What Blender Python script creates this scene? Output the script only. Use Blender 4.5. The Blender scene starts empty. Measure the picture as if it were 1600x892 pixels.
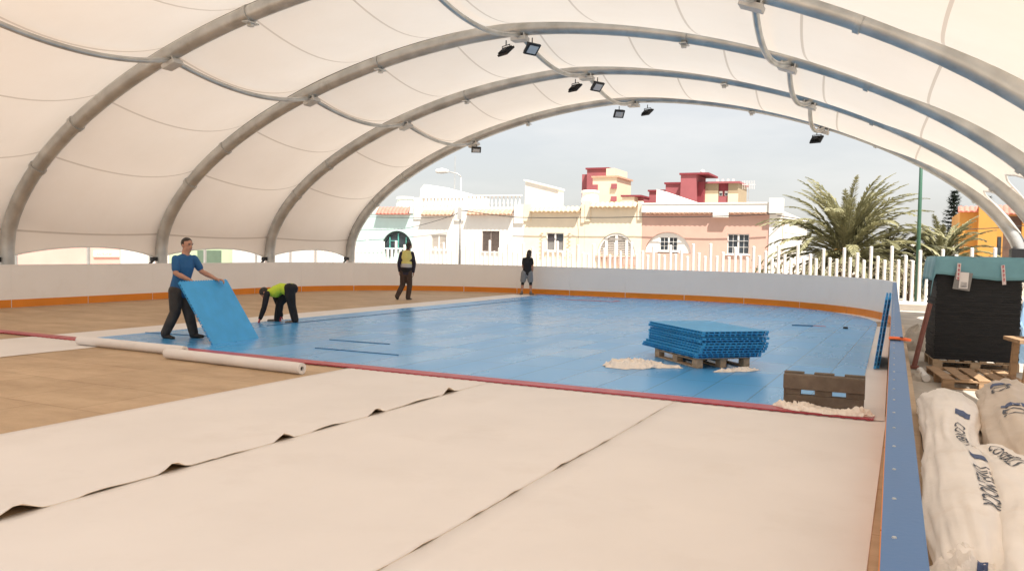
import bpy, bmesh, math, random
from mathutils import Vector as V, Matrix, noise as NZ
rnd = random.Random(11)
SC = bpy.context.scene
COL = SC.collection
R = math.radians
def lerp(a, b, t): return a + (b - a) * t

# ---------------------------------------------------------------- materials
def nmat(name):
    m = bpy.data.materials.new(name); m.use_nodes = True
    nt = m.node_tree; nt.nodes.clear()
    return m, nt, nt.nodes, nt.links
def mat(name, col, rough=.6, metal=0., var=.12, scale=3., bump=0., bscale=40., spec=.5, col2=None, trans=0., stretch=(1, 1, 1), stain=None, stain_scale=.8, stain_lo=.55, rvar=0.):
    m, nt, N, L = nmat(name)
    out = N.new('ShaderNodeOutputMaterial'); p = N.new('ShaderNodeBsdfPrincipled')
    tc = N.new('ShaderNodeTexCoord'); mp = N.new('ShaderNodeMapping'); mp.inputs['Scale'].default_value = stretch
    L.new(tc.outputs['Object'], mp.inputs['Vector'])
    nz = N.new('ShaderNodeTexNoise'); nz.inputs['Scale'].default_value = scale; nz.inputs['Detail'].default_value = 6
    L.new(mp.outputs[0], nz.inputs['Vector'])
    rp = N.new('ShaderNodeValToRGB'); a = [c * (1 - var) for c in col]; b = list(col2) if col2 else [min(1, c * (1 + var)) for c in col]
    rp.color_ramp.elements[0].position = .3; rp.color_ramp.elements[1].position = .7
    rp.color_ramp.elements[0].color = (*a, 1); rp.color_ramp.elements[1].color = (*b, 1)
    L.new(nz.outputs['Fac'], rp.inputs['Fac'])
    c = rp.outputs['Color']
    if stain:
        n2 = N.new('ShaderNodeTexNoise'); n2.inputs['Scale'].default_value = stain_scale; n2.inputs['Detail'].default_value = 8; n2.inputs['Roughness'].default_value = .65
        L.new(mp.outputs[0], n2.inputs['Vector'])
        r2 = N.new('ShaderNodeValToRGB'); r2.color_ramp.elements[0].position = stain_lo; r2.color_ramp.elements[1].position = min(1, stain_lo + .2)
        mx = N.new('ShaderNodeMixRGB'); mx.inputs['Color2'].default_value = (*stain, 1)
        L.new(n2.outputs['Fac'], r2.inputs['Fac']); L.new(r2.outputs['Color'], mx.inputs['Fac']); L.new(c, mx.inputs['Color1']); c = mx.outputs['Color']
    L.new(c, p.inputs['Base Color'])
    p.inputs['Roughness'].default_value = rough; p.inputs['Metallic'].default_value = metal; p.inputs['Specular IOR Level'].default_value = spec
    if rvar:
        mr = N.new('ShaderNodeMapRange'); mr.inputs['To Min'].default_value = rough - rvar; mr.inputs['To Max'].default_value = rough + rvar
        L.new(nz.outputs['Fac'], mr.inputs['Value']); L.new(mr.outputs[0], p.inputs['Roughness'])
    if bump:
        n3 = N.new('ShaderNodeTexNoise'); n3.inputs['Scale'].default_value = bscale; n3.inputs['Detail'].default_value = 4
        L.new(mp.outputs[0], n3.inputs['Vector'])
        bp = N.new('ShaderNodeBump'); bp.inputs['Strength'].default_value = bump; bp.inputs['Distance'].default_value = .02
        L.new(n3.outputs['Fac'], bp.inputs['Height']); L.new(bp.outputs['Normal'], p.inputs['Normal'])
    if trans:
        tr = N.new('ShaderNodeBsdfTranslucent'); L.new(c, tr.inputs['Color'])
        ms = N.new('ShaderNodeMixShader'); ms.inputs[0].default_value = trans
        L.new(p.outputs[0], ms.inputs[1]); L.new(tr.outputs[0], ms.inputs[2]); L.new(ms.outputs[0], out.inputs[0])
    else: L.new(p.outputs[0], out.inputs[0])
    return m

def membrane_mat():
    m, nt, N, L = nmat('tent_membrane')
    out = N.new('ShaderNodeOutputMaterial')
    uv = N.new('ShaderNodeUVMap'); uv.uv_map = 'UVMap'
    sp = N.new('ShaderNodeSeparateXYZ'); L.new(uv.outputs[0], sp.inputs[0])
    tc = N.new('ShaderNodeTexCoord')
    nz = N.new('ShaderNodeTexNoise'); nz.inputs['Scale'].default_value = .6; nz.inputs['Detail'].default_value = 9; nz.inputs['Roughness'].default_value = .62
    mpz = N.new('ShaderNodeMapping'); mpz.inputs['Scale'].default_value = (.8, 1., .8); L.new(tc.outputs['Object'], mpz.inputs[0]); L.new(mpz.outputs[0], nz.inputs['Vector'])
    # welded seams: UV.x counts fabric widths
    fr = N.new('ShaderNodeMath'); fr.operation = 'FRACT'; L.new(sp.outputs['X'], fr.inputs[0])
    lt = N.new('ShaderNodeMath'); lt.operation = 'LESS_THAN'; lt.inputs[1].default_value = .022; L.new(fr.outputs[0], lt.inputs[0])
    rp = N.new('ShaderNodeValToRGB'); rp.color_ramp.elements[0].position = .35; rp.color_ramp.elements[1].position = .65
    rp.color_ramp.elements[0].color = (.83, .74, .65, 1); rp.color_ramp.elements[1].color = (.86, .775, .69, 1)
    L.new(nz.outputs['Fac'], rp.inputs['Fac'])
    mx = N.new('ShaderNodeMixRGB'); mx.inputs['Color2'].default_value = (.62, .53, .45, 1)
    L.new(lt.outputs[0], mx.inputs['Fac']); L.new(rp.outputs['Color'], mx.inputs['Color1'])
    df = N.new('ShaderNodeBsdfPrincipled'); df.inputs['Roughness'].default_value = .5; df.inputs['Specular IOR Level'].default_value = .25
    tr = N.new('ShaderNodeBsdfTranslucent')
    L.new(mx.outputs[0], df.inputs['Base Color']); L.new(mx.outputs[0], tr.inputs['Color'])
    n2 = N.new('ShaderNodeTexNoise'); n2.inputs['Scale'].default_value = 2.2; n2.inputs['Detail'].default_value = 5
    L.new(tc.outputs['Object'], n2.inputs['Vector'])
    bp = N.new('ShaderNodeBump'); bp.inputs['Strength'].default_value = .12; bp.inputs['Distance'].default_value = .05
    L.new(n2.outputs['Fac'], bp.inputs['Height']); L.new(bp.outputs[0], df.inputs['Normal'])
    ms = N.new('ShaderNodeMixShader'); ms.inputs[0].default_value = MEMB_T
    L.new(df.outputs[0], ms.inputs[1]); L.new(tr.outputs[0], ms.inputs[2]); L.new(ms.outputs[0], out.inputs[0])
    return m
MEMB_T = .215

def floor_tile_mat(name, col, tile=.575):
    m, nt, N, L = nmat(name)
    out = N.new('ShaderNodeOutputMaterial'); p = N.new('ShaderNodeBsdfPrincipled')
    tc = N.new('ShaderNodeTexCoord'); mp = N.new('ShaderNodeMapping'); mp.inputs['Rotation'].default_value = (0, 0, .035)
    L.new(tc.outputs['Object'], mp.inputs[0])
    br = N.new('ShaderNodeTexBrick'); br.offset = 0; br.inputs['Scale'].default_value = 1.
    br.inputs['Brick Width'].default_value = tile; br.inputs['Row Height'].default_value = tile * 2
    br.inputs['Mortar Size'].default_value = .009; br.inputs['Mortar Smooth'].default_value = .15
    a = [c * .95 for c in col]; b = [min(1, c * 1.05) for c in col]
    br.inputs['Color1'].default_value = (*a, 1); br.inputs['Color2'].default_value = (*b, 1); br.inputs['Mortar'].default_value = (*[c * .55 for c in col], 1)
    L.new(mp.outputs[0], br.inputs['Vector'])
    mp4 = N.new('ShaderNodeMapping'); mp4.inputs['Scale'].default_value = (1.6, .5, 1); L.new(mp.outputs[0], mp4.inputs[0])
    nz = N.new('ShaderNodeTexNoise'); nz.inputs['Scale'].default_value = .9; nz.inputs['Detail'].default_value = 4; nz.inputs['Roughness'].default_value = .5
    L.new(mp4.outputs[0], nz.inputs['Vector'])
    mx = N.new('ShaderNodeMixRGB'); mx.blend_type = 'MIX'; mx.inputs['Color2'].default_value = (*[min(1, c * 1.08 + .03) for c in col], 1)
    mr = N.new('ShaderNodeMapRange'); mr.inputs['From Min'].default_value = .45; mr.inputs['From Max'].default_value = .8; mr.inputs['To Max'].default_value = .3
    L.new(nz.outputs['Fac'], mr.inputs['Value']); L.new(mr.outputs[0], mx.inputs['Fac']); L.new(br.outputs['Color'], mx.inputs['Color1'])
    L.new(mx.outputs[0], p.inputs['Base Color'])
    rr = N.new('ShaderNodeMapRange'); rr.inputs['From Min'].default_value = .3; rr.inputs['From Max'].default_value = .7; rr.inputs['To Min'].default_value = .2; rr.inputs['To Max'].default_value = .27
    L.new(nz.outputs['Fac'], rr.inputs['Value'])
    b2 = N.new('ShaderNodeTexBrick'); b2.offset = 0; b2.inputs['Scale'].default_value = 1.; b2.inputs['Brick Width'].default_value = tile; b2.inputs['Row Height'].default_value = tile * 2; b2.inputs['Mortar Size'].default_value = 0
    b2.inputs['Color1'].default_value = (0, 0, 0, 1); b2.inputs['Color2'].default_value = (1, 1, 1, 1); L.new(mp.outputs[0], b2.inputs['Vector'])
    ra = N.new('ShaderNodeMath'); ra.operation = 'MULTIPLY_ADD'; ra.inputs[1].default_value = .09; L.new(b2.outputs['Color'], ra.inputs[0]); L.new(rr.outputs[0], ra.inputs[2]); L.new(ra.outputs[0], p.inputs['Roughness'])
    mp3 = N.new('ShaderNodeMapping'); mp3.inputs['Scale'].default_value = (3.2, .35, 1); L.new(mp.outputs[0], mp3.inputs[0])
    w = N.new('ShaderNodeTexNoise'); w.inputs['Scale'].default_value = 1.; w.inputs['Detail'].default_value = 3; L.new(mp3.outputs[0], w.inputs['Vector'])
    ad = N.new('ShaderNodeMath'); ad.operation = 'MULTIPLY_ADD'; ad.inputs[1].default_value = -.5
    L.new(br.outputs['Fac'], ad.inputs[0]); L.new(w.outputs['Fac'], ad.inputs[2])
    bp = N.new('ShaderNodeBump'); bp.inputs['Strength'].default_value = .22; bp.inputs['Distance'].default_value = .004
    L.new(ad.outputs[0], bp.inputs['Height']); L.new(bp.outputs[0], p.inputs['Normal'])
    p.inputs['Specular IOR Level'].default_value = .5
    L.new(p.outputs[0], out.inputs[0])
    return m

def concrete_mat():
    m, nt, N, L = nmat('stamped_concrete')
    out = N.new('ShaderNodeOutputMaterial'); p = N.new('ShaderNodeBsdfPrincipled')
    tc = N.new('ShaderNodeTexCoord'); mp = N.new('ShaderNodeMapping'); mp.inputs['Rotation'].default_value = (0, 0, .035)
    L.new(tc.outputs['Object'], mp.inputs[0])
    nw = N.new('ShaderNodeTexNoise'); nw.inputs['Scale'].default_value = 2.; L.new(tc.outputs['Object'], nw.inputs['Vector'])
    wa = N.new('ShaderNodeMixRGB'); wa.blend_type = 'LINEAR_LIGHT'; wa.inputs['Fac'].default_value = .015; L.new(mp.outputs[0], wa.inputs[1]); L.new(nw.outputs['Color'], wa.inputs[2])
    br = N.new('ShaderNodeTexBrick'); br.offset = .5; br.inputs['Scale'].default_value = 1.
    br.inputs['Brick Width'].default_value = 1.05; br.inputs['Row Height'].default_value = 1.05
    br.inputs['Mortar Size'].default_value = .009; br.inputs['Mortar Smooth'].default_value = .3
    br.inputs['Color1'].default_value = (.58, .425, .275, 1); br.inputs['Color2'].default_value = (.53, .39, .25, 1); br.inputs['Mortar'].default_value = (.44, .31, .19, 1)
    L.new(wa.outputs[0], br.inputs['Vector'])
    nz = N.new('ShaderNodeTexNoise'); nz.inputs['Scale'].default_value = .9; nz.inputs['Detail'].default_value = 10; nz.inputs['Roughness'].default_value = .7
    mp2 = N.new('ShaderNodeMapping'); mp2.inputs['Scale'].default_value = (1, 1.8, 1); mp2.inputs['Rotation'].default_value = (0, 0, -.4); L.new(tc.outputs['Object'], mp2.inputs[0]); L.new(mp2.outputs[0], nz.inputs['Vector'])
    r1 = N.new('ShaderNodeValToRGB'); r1.color_ramp.elements[0].position = .3; r1.color_ramp.elements[1].position = .72
    r1.color_ramp.elements[0].color = (.66, .58, .5, 1); r1.color_ramp.elements[1].color = (1.12, 1.12, 1.1, 1)
    L.new(nz.outputs['Fac'], r1.inputs['Fac'])
    mu = N.new('ShaderNodeMixRGB'); mu.blend_type = 'MULTIPLY'; mu.inputs['Fac'].default_value = .85
    L.new(br.outputs['Color'], mu.inputs[1]); L.new(r1.outputs['Color'], mu.inputs[2])
    n5 = N.new('ShaderNodeTexNoise'); n5.inputs['Scale'].default_value = 1.7; n5.inputs['Detail'].default_value = 8; n5.inputs['Roughness'].default_value = .75
    L.new(mp2.outputs[0], n5.inputs['Vector'])
    r5 = N.new('ShaderNodeValToRGB'); r5.color_ramp.elements[0].position = .6; r5.color_ramp.elements[1].position = .78
    L.new(n5.outputs['Fac'], r5.inputs['Fac'])
    m5 = N.new('ShaderNodeMixRGB'); m5.inputs['Color2'].default_value = (.34, .215, .12, 1); L.new(r5.outputs['Color'], m5.inputs['Fac']); L.new(mu.outputs[0], m5.inputs['Color1'])
    L.new(m5.outputs[0], p.inputs['Base Color']); p.inputs['Roughness'].default_value = .62
    ad = N.new('ShaderNodeMath'); ad.operation = 'MULTIPLY_ADD'; ad.inputs[1].default_value = -.8; L.new(br.outputs['Fac'], ad.inputs[0]); L.new(n5.outputs['Fac'], ad.inputs[2])
    bp = N.new('ShaderNodeBump'); bp.inputs['Strength'].default_value = .7; bp.inputs['Distance'].default_value = .012
    L.new(ad.outputs[0], bp.inputs['Height']); L.new(bp.outputs[0], p.inputs['Normal'])
    L.new(p.outputs[0], out.inputs[0])
    return m

M = {}
M['membrane'] = membrane_mat()
M['steel'] = mat('galvanised_steel', (.50, .495, .475), .36, .6, .18, 2.2, .06, 30, stretch=(1, 1, 1), stain=(.36, .35, .325), stain_scale=1.6, stain_lo=.56)
M['steel_light'] = mat('galvanised_plate', (.55, .53, .5), .45, .35, .12, 4)
M['rail'] = mat('keder_rail', (.16, .15, .14), .5, .5, .1, 4)
M['black'] = mat('black_metal', (.018, .018, .02), .45, .2, .2, 8)
M['lens'] = mat('lamp_glass', (.55, .56, .58), .15, .3, .05, 8)
M['white_paint'] = mat('white_metal_paint', (.75, .72, .68), .4, 0, .05, 3, stain=(.62, .57, .5), stain_scale=2.5, stain_lo=.6)
M['board'] = mat('white_board_plastic', (.88, .86, .84), .32, 0, .02, .9, 0, spec=.4, stain=(.84, .81, .78), stain_scale=1.4, stain_lo=.58, rvar=.06)
M['orange'] = mat('orange_kick_plastic', (.72, .235, .012), .4, 0, .06, 2, stain=(.62, .22, .03), stain_scale=3, stain_lo=.6)
M['cap'] = mat('blue_rail_plastic', (.085, .185, .38), .48, 0, .05, 2.2, .05, 60, stain=(.15, .23, .39), stain_scale=6, stain_lo=.62, rvar=.06, spec=.25)
M['blue'] = floor_tile_mat('blue_sports_tile', (.075, .355, .72))
M['bluetile'] = mat('blue_tile_plastic', (.04, .35, .70), .5, 0, .08, 5, .08, 60)
M['bluedark'] = mat('gap_shade_and_strip_blue', (.02, .13, .3), .5, 0, .12, 9)  # darker blue: painted shade between tile ribs, also the floor strips
M['red'] = mat('red_sports_tile', (.42, .055, .075), .4, 0, .12, 2.5, stain=(.5, .14, .15), stain_scale=5, stain_lo=.55)
M['sheet'] = mat('white_foam_underlay', (.77, .735, .705), .62, 0, .03, 1.1, .16, 2.6, spec=.3, stain=(.73, .69, .655), stain_scale=1.3, stain_lo=.53)
M['sheet_under'] = mat('underlay_backside', (.80, .68, .53), .8, 0, .1, 6)
M['slab'] = concrete_mat()
M['earth'] = mat('dusty_ground', (.42, .37, .31), .9, 0, .2, 1.2, .5, 22, stain=(.33, .285, .235), stain_scale=.9, stain_lo=.5)
M['asphalt'] = mat('asphalt', (.06, .058, .055), .85, 0, .2, 6, .4, 60)
M['paving'] = mat('pale_paving', (.42, .39, .35), .8, 0, .12, 4, .2, 30)
M['wood'] = mat('pallet_wood', (.32, .2, .11), .75, 0, .28, 3.5, .3, 30, stretch=(1, 6, 6), stain=(.2, .13, .08), stain_scale=2, stain_lo=.55)
M['wood_pale'] = mat('pale_pallet_wood', (.46, .33, .21), .75, 0, .2, 3.5, .3, 30, stretch=(1, 6, 6))
M['greywood'] = mat('grey_pressed_wood', (.15, .115, .085), .8, 0, .2, 9, .35, 60, stain=(.22, .175, .135), stain_scale=5, stain_lo=.55)
M['film'] = mat('white_plastic_film', (.86, .78, .69), .3, 0, .05, 6, .5, 24)
M['sack'] = mat('white_woven_plastic', (.88, .81, .73), .4, 0, .05, 2.5, .6, 5, spec=.4, stain=(.78, .68, .58), stain_scale=3, stain_lo=.56)
M['sackgrey'] = mat('beige_woven_plastic', (.6, .5, .4), .5, 0, .06, 2.5, .6, 6, stain=(.5, .41, .32), stain_scale=3, stain_lo=.54)
M['ink'] = mat('dark_print', (.06, .07, .09), .6, 0, .2, 20)
M['inkblue'] = mat('blue_print', (.05, .08, .18), .6, 0, .2, 20)
M['teal'] = mat('teal_cover_sheet', (.15, .33, .38), .55, 0, .06, 4, .1, 12)
M['blackstack'] = mat('black_rubber_layers', (.012, .012, .013), .75, 0, .4, 5, .3, 40, stretch=(1, 1, 7))
M['paper'] = mat('white_paper', (.75, .71, .68), .7, 0, .03, 8)
M['sleeve'] = mat('clear_grey_sleeve', (.22, .21, .2), .25, 0, .1, 8)
M['tape'] = mat('white_warning_tape', (.68, .56, .54), .5, 0, .1, 14)
M['orange_tool'] = mat('orange_tool_plastic', (.85, .16, .04), .35, 0, .08, 9)
M['carton'] = mat('brown_cardboard', (.42, .29, .18), .8, 0, .08, 5)
M['bluetarp'] = mat('blue_tarp', (.22, .34, .48), .4, 0, .1, 5, .3, 12)
M['rust'] = mat('red_oxide_steel', (.2, .075, .055), .6, .1, .2, 8)
M['rubble'] = mat('dusty_sacking', (.42, .37, .31), .9, 0, .25, 6, .6, 20)
M['glass'] = mat('window_glass', (.035, .045, .055), .06, 0, .2, 1.2, spec=.7)
M['white_wall'] = mat('white_render', (.80, .76, .70), .85, 0, .04, 1.5, .15, 30, stain=(.7, .65, .58), stain_scale=.8, stain_lo=.6)
M['mint_wall'] = mat('pale_mint_render', (.58, .74, .7), .85, 0, .05, 1.5, .15, 30)
M['cream_wall'] = mat('cream_render', (.80, .685, .52), .85, 0, .05, 1.5, .15, 30, stain=(.76, .645, .48), stain_scale=1.1, stain_lo=.58)
M['pink_wall'] = mat('salmon_render', (.62, .385, .305), .85, 0, .05, 1.2, .15, 30, stain=(.58, .385, .315), stain_scale=1., stain_lo=.58)
M['rose_wall'] = mat('rose_render', (.74, .42, .36), .85, 0, .05, 1.2, .15, 30)
M['green_wall'] = mat('pale_green_render', (.46, .56, .36), .85, 0, .06, 1.2, .15, 30)
M['green_shutter'] = mat('green_shutter', (.12, .17, .12), .6, 0, .1, 3)
M['maroon'] = mat('maroon_render', (.33, .095, .105), .8, 0, .08, .6, .1, 20)
M['maroon_dark'] = mat('dark_red_paint', (.22, .03, .04), .7, 0, .1, 1)
M['block_cream'] = mat('cream_block_render', (.74, .6, .43), .85, 0, .05, .6, .1, 20)
M['block_tan'] = mat('tan_block_render', (.36, .28, .18), .85, 0, .06, .6)
M['ochre'] = mat('ochre_render', (.58, .28, .06), .85, 0, .06, 1.2, .15, 30)
M['porch_shade'] = mat('porch_shade_brown', (.12, .075, .055), .8, 0, .25, 2.5, .3, 12)  # dark brown stands for the shade inside the porch
M['tile'] = mat('terracotta_tile', (.5, .31, .215), .8, 0, .22, 5, .2, 30)
M['tile_red'] = mat('red_roof_tile', (.58, .2, .15), .75, 0, .15, 5, .2, 30)
M['tile_ochre'] = mat('ochre_roof_tile', (.62, .46, .31), .8, 0, .2, 5, .2, 30)
M['shutter'] = mat('grey_brown_shutter', (.2, .155, .135), .7, 0, .15, 6)
M['shutter_w'] = mat('white_shutter', (.68, .62, .56), .6, 0, .05, 6)
M['dark_frame'] = mat('dark_window_frame', (.03, .04, .04), .5, 0, .2, 6)
M['mint_frame'] = mat('mint_window_frame', (.12, .4, .34), .5, 0, .1, 6)
M['wire'] = mat('black_cable', (.03, .028, .026), .6, 0, .1, 4)
M['greenpole'] = mat('green_painted_steel', (.05, .13, .085), .45, .1, .12, 2)
M['frond'] = mat('palm_frond', (.24, .235, .115), .42, 0, .3, 1.6, col2=(.46, .43, .25), trans=.3)
M['frond_dry'] = mat('dry_palm_frond', (.22, .165, .085), .7, 0, .3, 2, trans=.2)
M['frond_dark'] = mat('dark_palm_frond', (.11, .115, .06), .5, 0, .35, 1.6, col2=(.24, .22, .13), trans=.25)
M['trunk'] = mat('palm_trunk', (.14, .09, .055), .9, 0, .35, 9, .8, 16)
M['orange_stem'] = mat('palm_fruit_stem', (.5, .24, .05), .6, 0, .2, 5)
M['needle'] = mat('conifer_needles', (.035, .06, .045), .7, 0, .4, 2, col2=(.07, .1, .075))
M['leaf'] = mat('dusty_shrub_leaf', (.16, .15, .075), .7, 0, .4, 3, col2=(.28, .24, .14), trans=.2)
M['skin'] = mat('skin', (.45, .235, .16), .5, 0, .08, 18, spec=.4)
M['skin_dark'] = mat('tanned_skin', (.33, .17, .115), .5, 0, .08, 18, spec=.4)
M['hair'] = mat('dark_hair', (.025, .018, .014), .55, 0, .3, 40, .5, 90)
M['tshirt'] = mat('blue_cotton', (.02, .105, .26), .85, 0, .12, 5, .4, 9)
M['work_trousers'] = mat('grey_work_cloth', (.055, .05, .045), .9, 0, .3, 6, .5, 9)
M['black_cloth'] = mat('black_cloth', (.010, .010, .013), .85, 0, .3, 6, .4, 9)
M['hivis'] = mat('yellow_hivis', (.52, .66, .04), .7, 0, .1, 5, .3, 9)
M['vest'] = mat('faded_yellow_vest', (.66, .6, .2), .75, 0, .12, 5, .3, 9)
M['reflect'] = mat('reflective_band', (.45, .45, .45), .35, .2, .08, 8)
M['navy'] = mat('navy_cloth', (.02, .018, .035), .85, 0, .2, 6, .3, 9)
M['brown_cloth'] = mat('brown_work_cloth', (.06, .038, .03), .9, 0, .2, 6, .4, 9)
M['grey_cloth'] = mat('grey_shorts_cloth', (.2, .215, .235), .85, 0, .1, 6, .3, 9)
M['shoe'] = mat('dark_shoe', (.022, .02, .019), .6, 0, .2, 9)
M['shoe_grey'] = mat('grey_shoe', (.14, .12, .11), .6, 0, .2, 9)
M['glove'] = mat('red_glove', (.38, .035, .045), .7, 0, .15, 9)

# ---------------------------------------------------------------- mesh builder
class MB:
    def __init__(s, origin=(0, 0, 0)):
        s.bm = bmesh.new(); s.o = V(origin)
    def quad(s, *pts):
        return s.bm.faces.new([s.bm.verts.new(V(p)) for p in pts])
    def box(s, c, d, rot=None):
        c = V(c); h = V(d) * .5
        vs = []
        for x, y, z in ((-1, -1, -1), (1, -1, -1), (1, 1, -1), (-1, 1, -1), (-1, -1, 1), (1, -1, 1), (1, 1, 1), (-1, 1, 1)):
            p = V((x * h.x, y * h.y, z * h.z))
            if rot is not None: p = rot @ p
            vs.append(s.bm.verts.new(c + p))
        for f in ((3, 2, 1, 0), (4, 5, 6, 7), (0, 1, 5, 4), (1, 2, 6, 5), (2, 3, 7, 6), (3, 0, 4, 7)):
            s.bm.faces.new([vs[i] for i in f])
        return s
    def mm(s, a, b):
        a = V(a); b = V(b); return s.box((a + b) / 2, b - a)
    def tube(s, pts, rad, seg=10, side=None, cap=True, rb=None):
        pts = [V(p) for p in pts]; n = len(pts); rings = []
        rad = rad if isinstance(rad, (list, tuple)) else [rad] * n
        rb = rad if rb is None else rb
        prev = None
        for i, p in enumerate(pts):
            t = (pts[min(i + 1, n - 1)] - pts[max(i - 1, 0)])
            t = t.normalized() if t.length > 1e-9 else V((0, 0, 1))
            a = V(side) if side is not None else (prev if prev is not None else (V((0, 0, 1)) if abs(t.z) < .9 else V((1, 0, 0))))
            a = a - t * a.dot(t)
            if a.length < 1e-6: a = t.orthogonal()
            a.normalize(); b = t.cross(a); prev = a
            rings.append([s.bm.verts.new(p + a * rad[i] * math.cos(2 * math.pi * k / seg) + b * rb[i] * math.sin(2 * math.pi * k / seg)) for k in range(seg)])
        for i in range(n - 1):
            for k in range(seg):
                k2 = (k + 1) % seg
                s.bm.faces.new((rings[i][k], rings[i][k2], rings[i + 1][k2], rings[i + 1][k]))
        if cap:
            s.bm.faces.new(list(reversed(rings[0]))); s.bm.faces.new(rings[-1])
        return s
    def cyl(s, a, b, r1, r2=None, seg=14): return s.tube([a, b], [r1, r1 if r2 is None else r2], seg)
    def ball(s, c, r, rot=None, seg=14, rings=9):
        r = V(r) if not isinstance(r, (int, float)) else V((r, r, r)); c = V(c)
        ret = bmesh.ops.create_uvsphere(s.bm, u_segments=seg, v_segments=rings, radius=1)
        for v in ret['verts']:
            p = V((v.co.x * r.x, v.co.y * r.y, v.co.z * r.z)); v.co = c + (rot @ p if rot is not None else p)
        return s
    def capsule(s, pts, ra, rb=None, side=None, seg=14):
        # tapered limb with rounded ends
        pts = [V(p) for p in pts]; rb = ra if rb is None else rb
        P, A, B = [], [], []
        d0 = (pts[0] - pts[1]).normalized(); d1 = (pts[-1] - pts[-2]).normalized()
        for q in (.97, .75, .4):
            m = min(ra[0], rb[0]); P.append(pts[0] + d0 * m * q); k = math.sqrt(max(0, 1 - q * q)); A.append(ra[0] * k); B.append(rb[0] * k)
        P += pts; A += list(ra); B += list(rb)
        for q in (.4, .75, .97):
            m = min(ra[-1], rb[-1]); P.append(pts[-1] + d1 * m * q); k = math.sqrt(max(0, 1 - q * q)); A.append(ra[-1] * k); B.append(rb[-1] * k)
        return s.tube(P, A, seg, side, True, B)
    def prism(s, pts, ext):
        ext = V(ext); a = [s.bm.verts.new(V(p)) for p in pts]; b = [s.bm.verts.new(V(p) + ext) for p in pts]
        n = len(a); s.bm.faces.new(a); s.bm.faces.new(list(reversed(b)))
        for i in range(n): s.bm.faces.new((a[i], b[i], b[(i + 1) % n], a[(i + 1) % n]))
        return s
    def build(s, name, material, parent=None, smooth=False, bevel=0, angle=None, up=False):
        bm = s.bm
        if s.o.length > 0:
            for v in bm.verts: v.co -= s.o
        bmesh.ops.recalc_face_normals(bm, faces=bm.faces)
        if up:
            bm.normal_update()
            for f in bm.faces:
                if f.normal.z < 0: f.normal_flip()
        if bevel:
            bmesh.ops.bevel(bm, geom=[e for e in bm.edges], offset=bevel, segments=1, affect='EDGES', profile=.5)
        me = bpy.data.meshes.new(name); bm.to_mesh(me); bm.free()
        if isinstance(material, (list, tuple)):
            for m_ in material: me.materials.append(M[m_])
        else: me.materials.append(M[material])
        if smooth:
            for p in me.polygons: p.use_smooth = True
            if angle: me.set_sharp_from_angle(angle=R(angle))
        o = bpy.data.objects.new(name, me); COL.objects.link(o)
        if parent: o.parent = parent
        return o

def tag(o, label=None, cat=None, group=None, kind=None):
    if label: o['label'] = label
    if cat: o['category'] = cat
    if group: o['group'] = group
    if kind: o['kind'] = kind
    return o
def thing(name, label, cat, loc=(0, 0, 0), rz=0, group=None):
    o = bpy.data.objects.new(name, None); COL.objects.link(o); o.empty_display_size = .1
    o.location = loc; o.rotation_euler = (0, 0, rz)
    return tag(o, label, cat, group)
def kids(o): return [c for c in bpy.data.objects if c.parent == o]
def copy_tree(o, parent=None, depth=0):
    ch = kids(o); c = o.copy(); COL.objects.link(c); c.parent = parent
    for k in ch: copy_tree(k, c, depth + 1)
    return c
def finish_mesh(name, bm, voxel, material, parent=None, smooth=3):
    # union of overlapping limbs -> one continuous skin
    me = bpy.data.meshes.new('tmp'); bmesh.ops.recalc_face_normals(bm, faces=bm.faces); bm.to_mesh(me); bm.free()
    o = bpy.data.objects.new('tmp', me); COL.objects.link(o)
    r = o.modifiers.new('r', 'REMESH'); r.mode = 'VOXEL'; r.voxel_size = voxel
    if smooth:
        s = o.modifiers.new('s', 'SMOOTH'); s.iterations = smooth; s.factor = .5
    dg = bpy.context.evaluated_depsgraph_get(); dg.update()
    m2 = bpy.data.meshes.new_from_object(o.evaluated_get(dg))
    bpy.data.objects.remove(o); bpy.data.meshes.remove(me)
    m2.name = name; m2.materials.clear(); m2.materials.append(M[material])
    for p in m2.polygons: p.use_smooth = True
    o = bpy.data.objects.new(name, m2); COL.objects.link(o); o.parent = parent
    return o
def text_mesh(body, size, ital=0.):
    cu = bpy.data.curves.new('t', 'FONT'); cu.body = body; cu.size = size; cu.shear = ital; cu.resolution_u = 3
    o = bpy.data.objects.new('t', cu); COL.objects.link(o)
    dg = bpy.context.evaluated_depsgraph_get(); dg.update()
    me = bpy.data.meshes.new_from_object(o.evaluated_get(dg)); bpy.data.objects.remove(o)
    return me
def add_text(mb, body, size, fn, ital=0.):
    # letters mapped by fn(x, y) -> point; long strokes cut so that they follow a curved surface
    me = text_mesh(body, size, ital); b2 = bmesh.new(); b2.from_mesh(me); bpy.data.meshes.remove(me)
    bmesh.ops.triangulate(b2, faces=b2.faces)
    for it in range(2):
        es = [e for e in b2.edges if e.calc_length() > size * .3]
        if es: bmesh.ops.subdivide_edges(b2, edges=es, cuts=1); bmesh.ops.triangulate(b2, faces=b2.faces)
    mp = {v: mb.bm.verts.new(V(fn(v.co.x, v.co.y))) for v in b2.verts}
    for f in b2.faces: mb.bm.faces.new([mp[v] for v in f.verts])
    b2.free()

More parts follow.
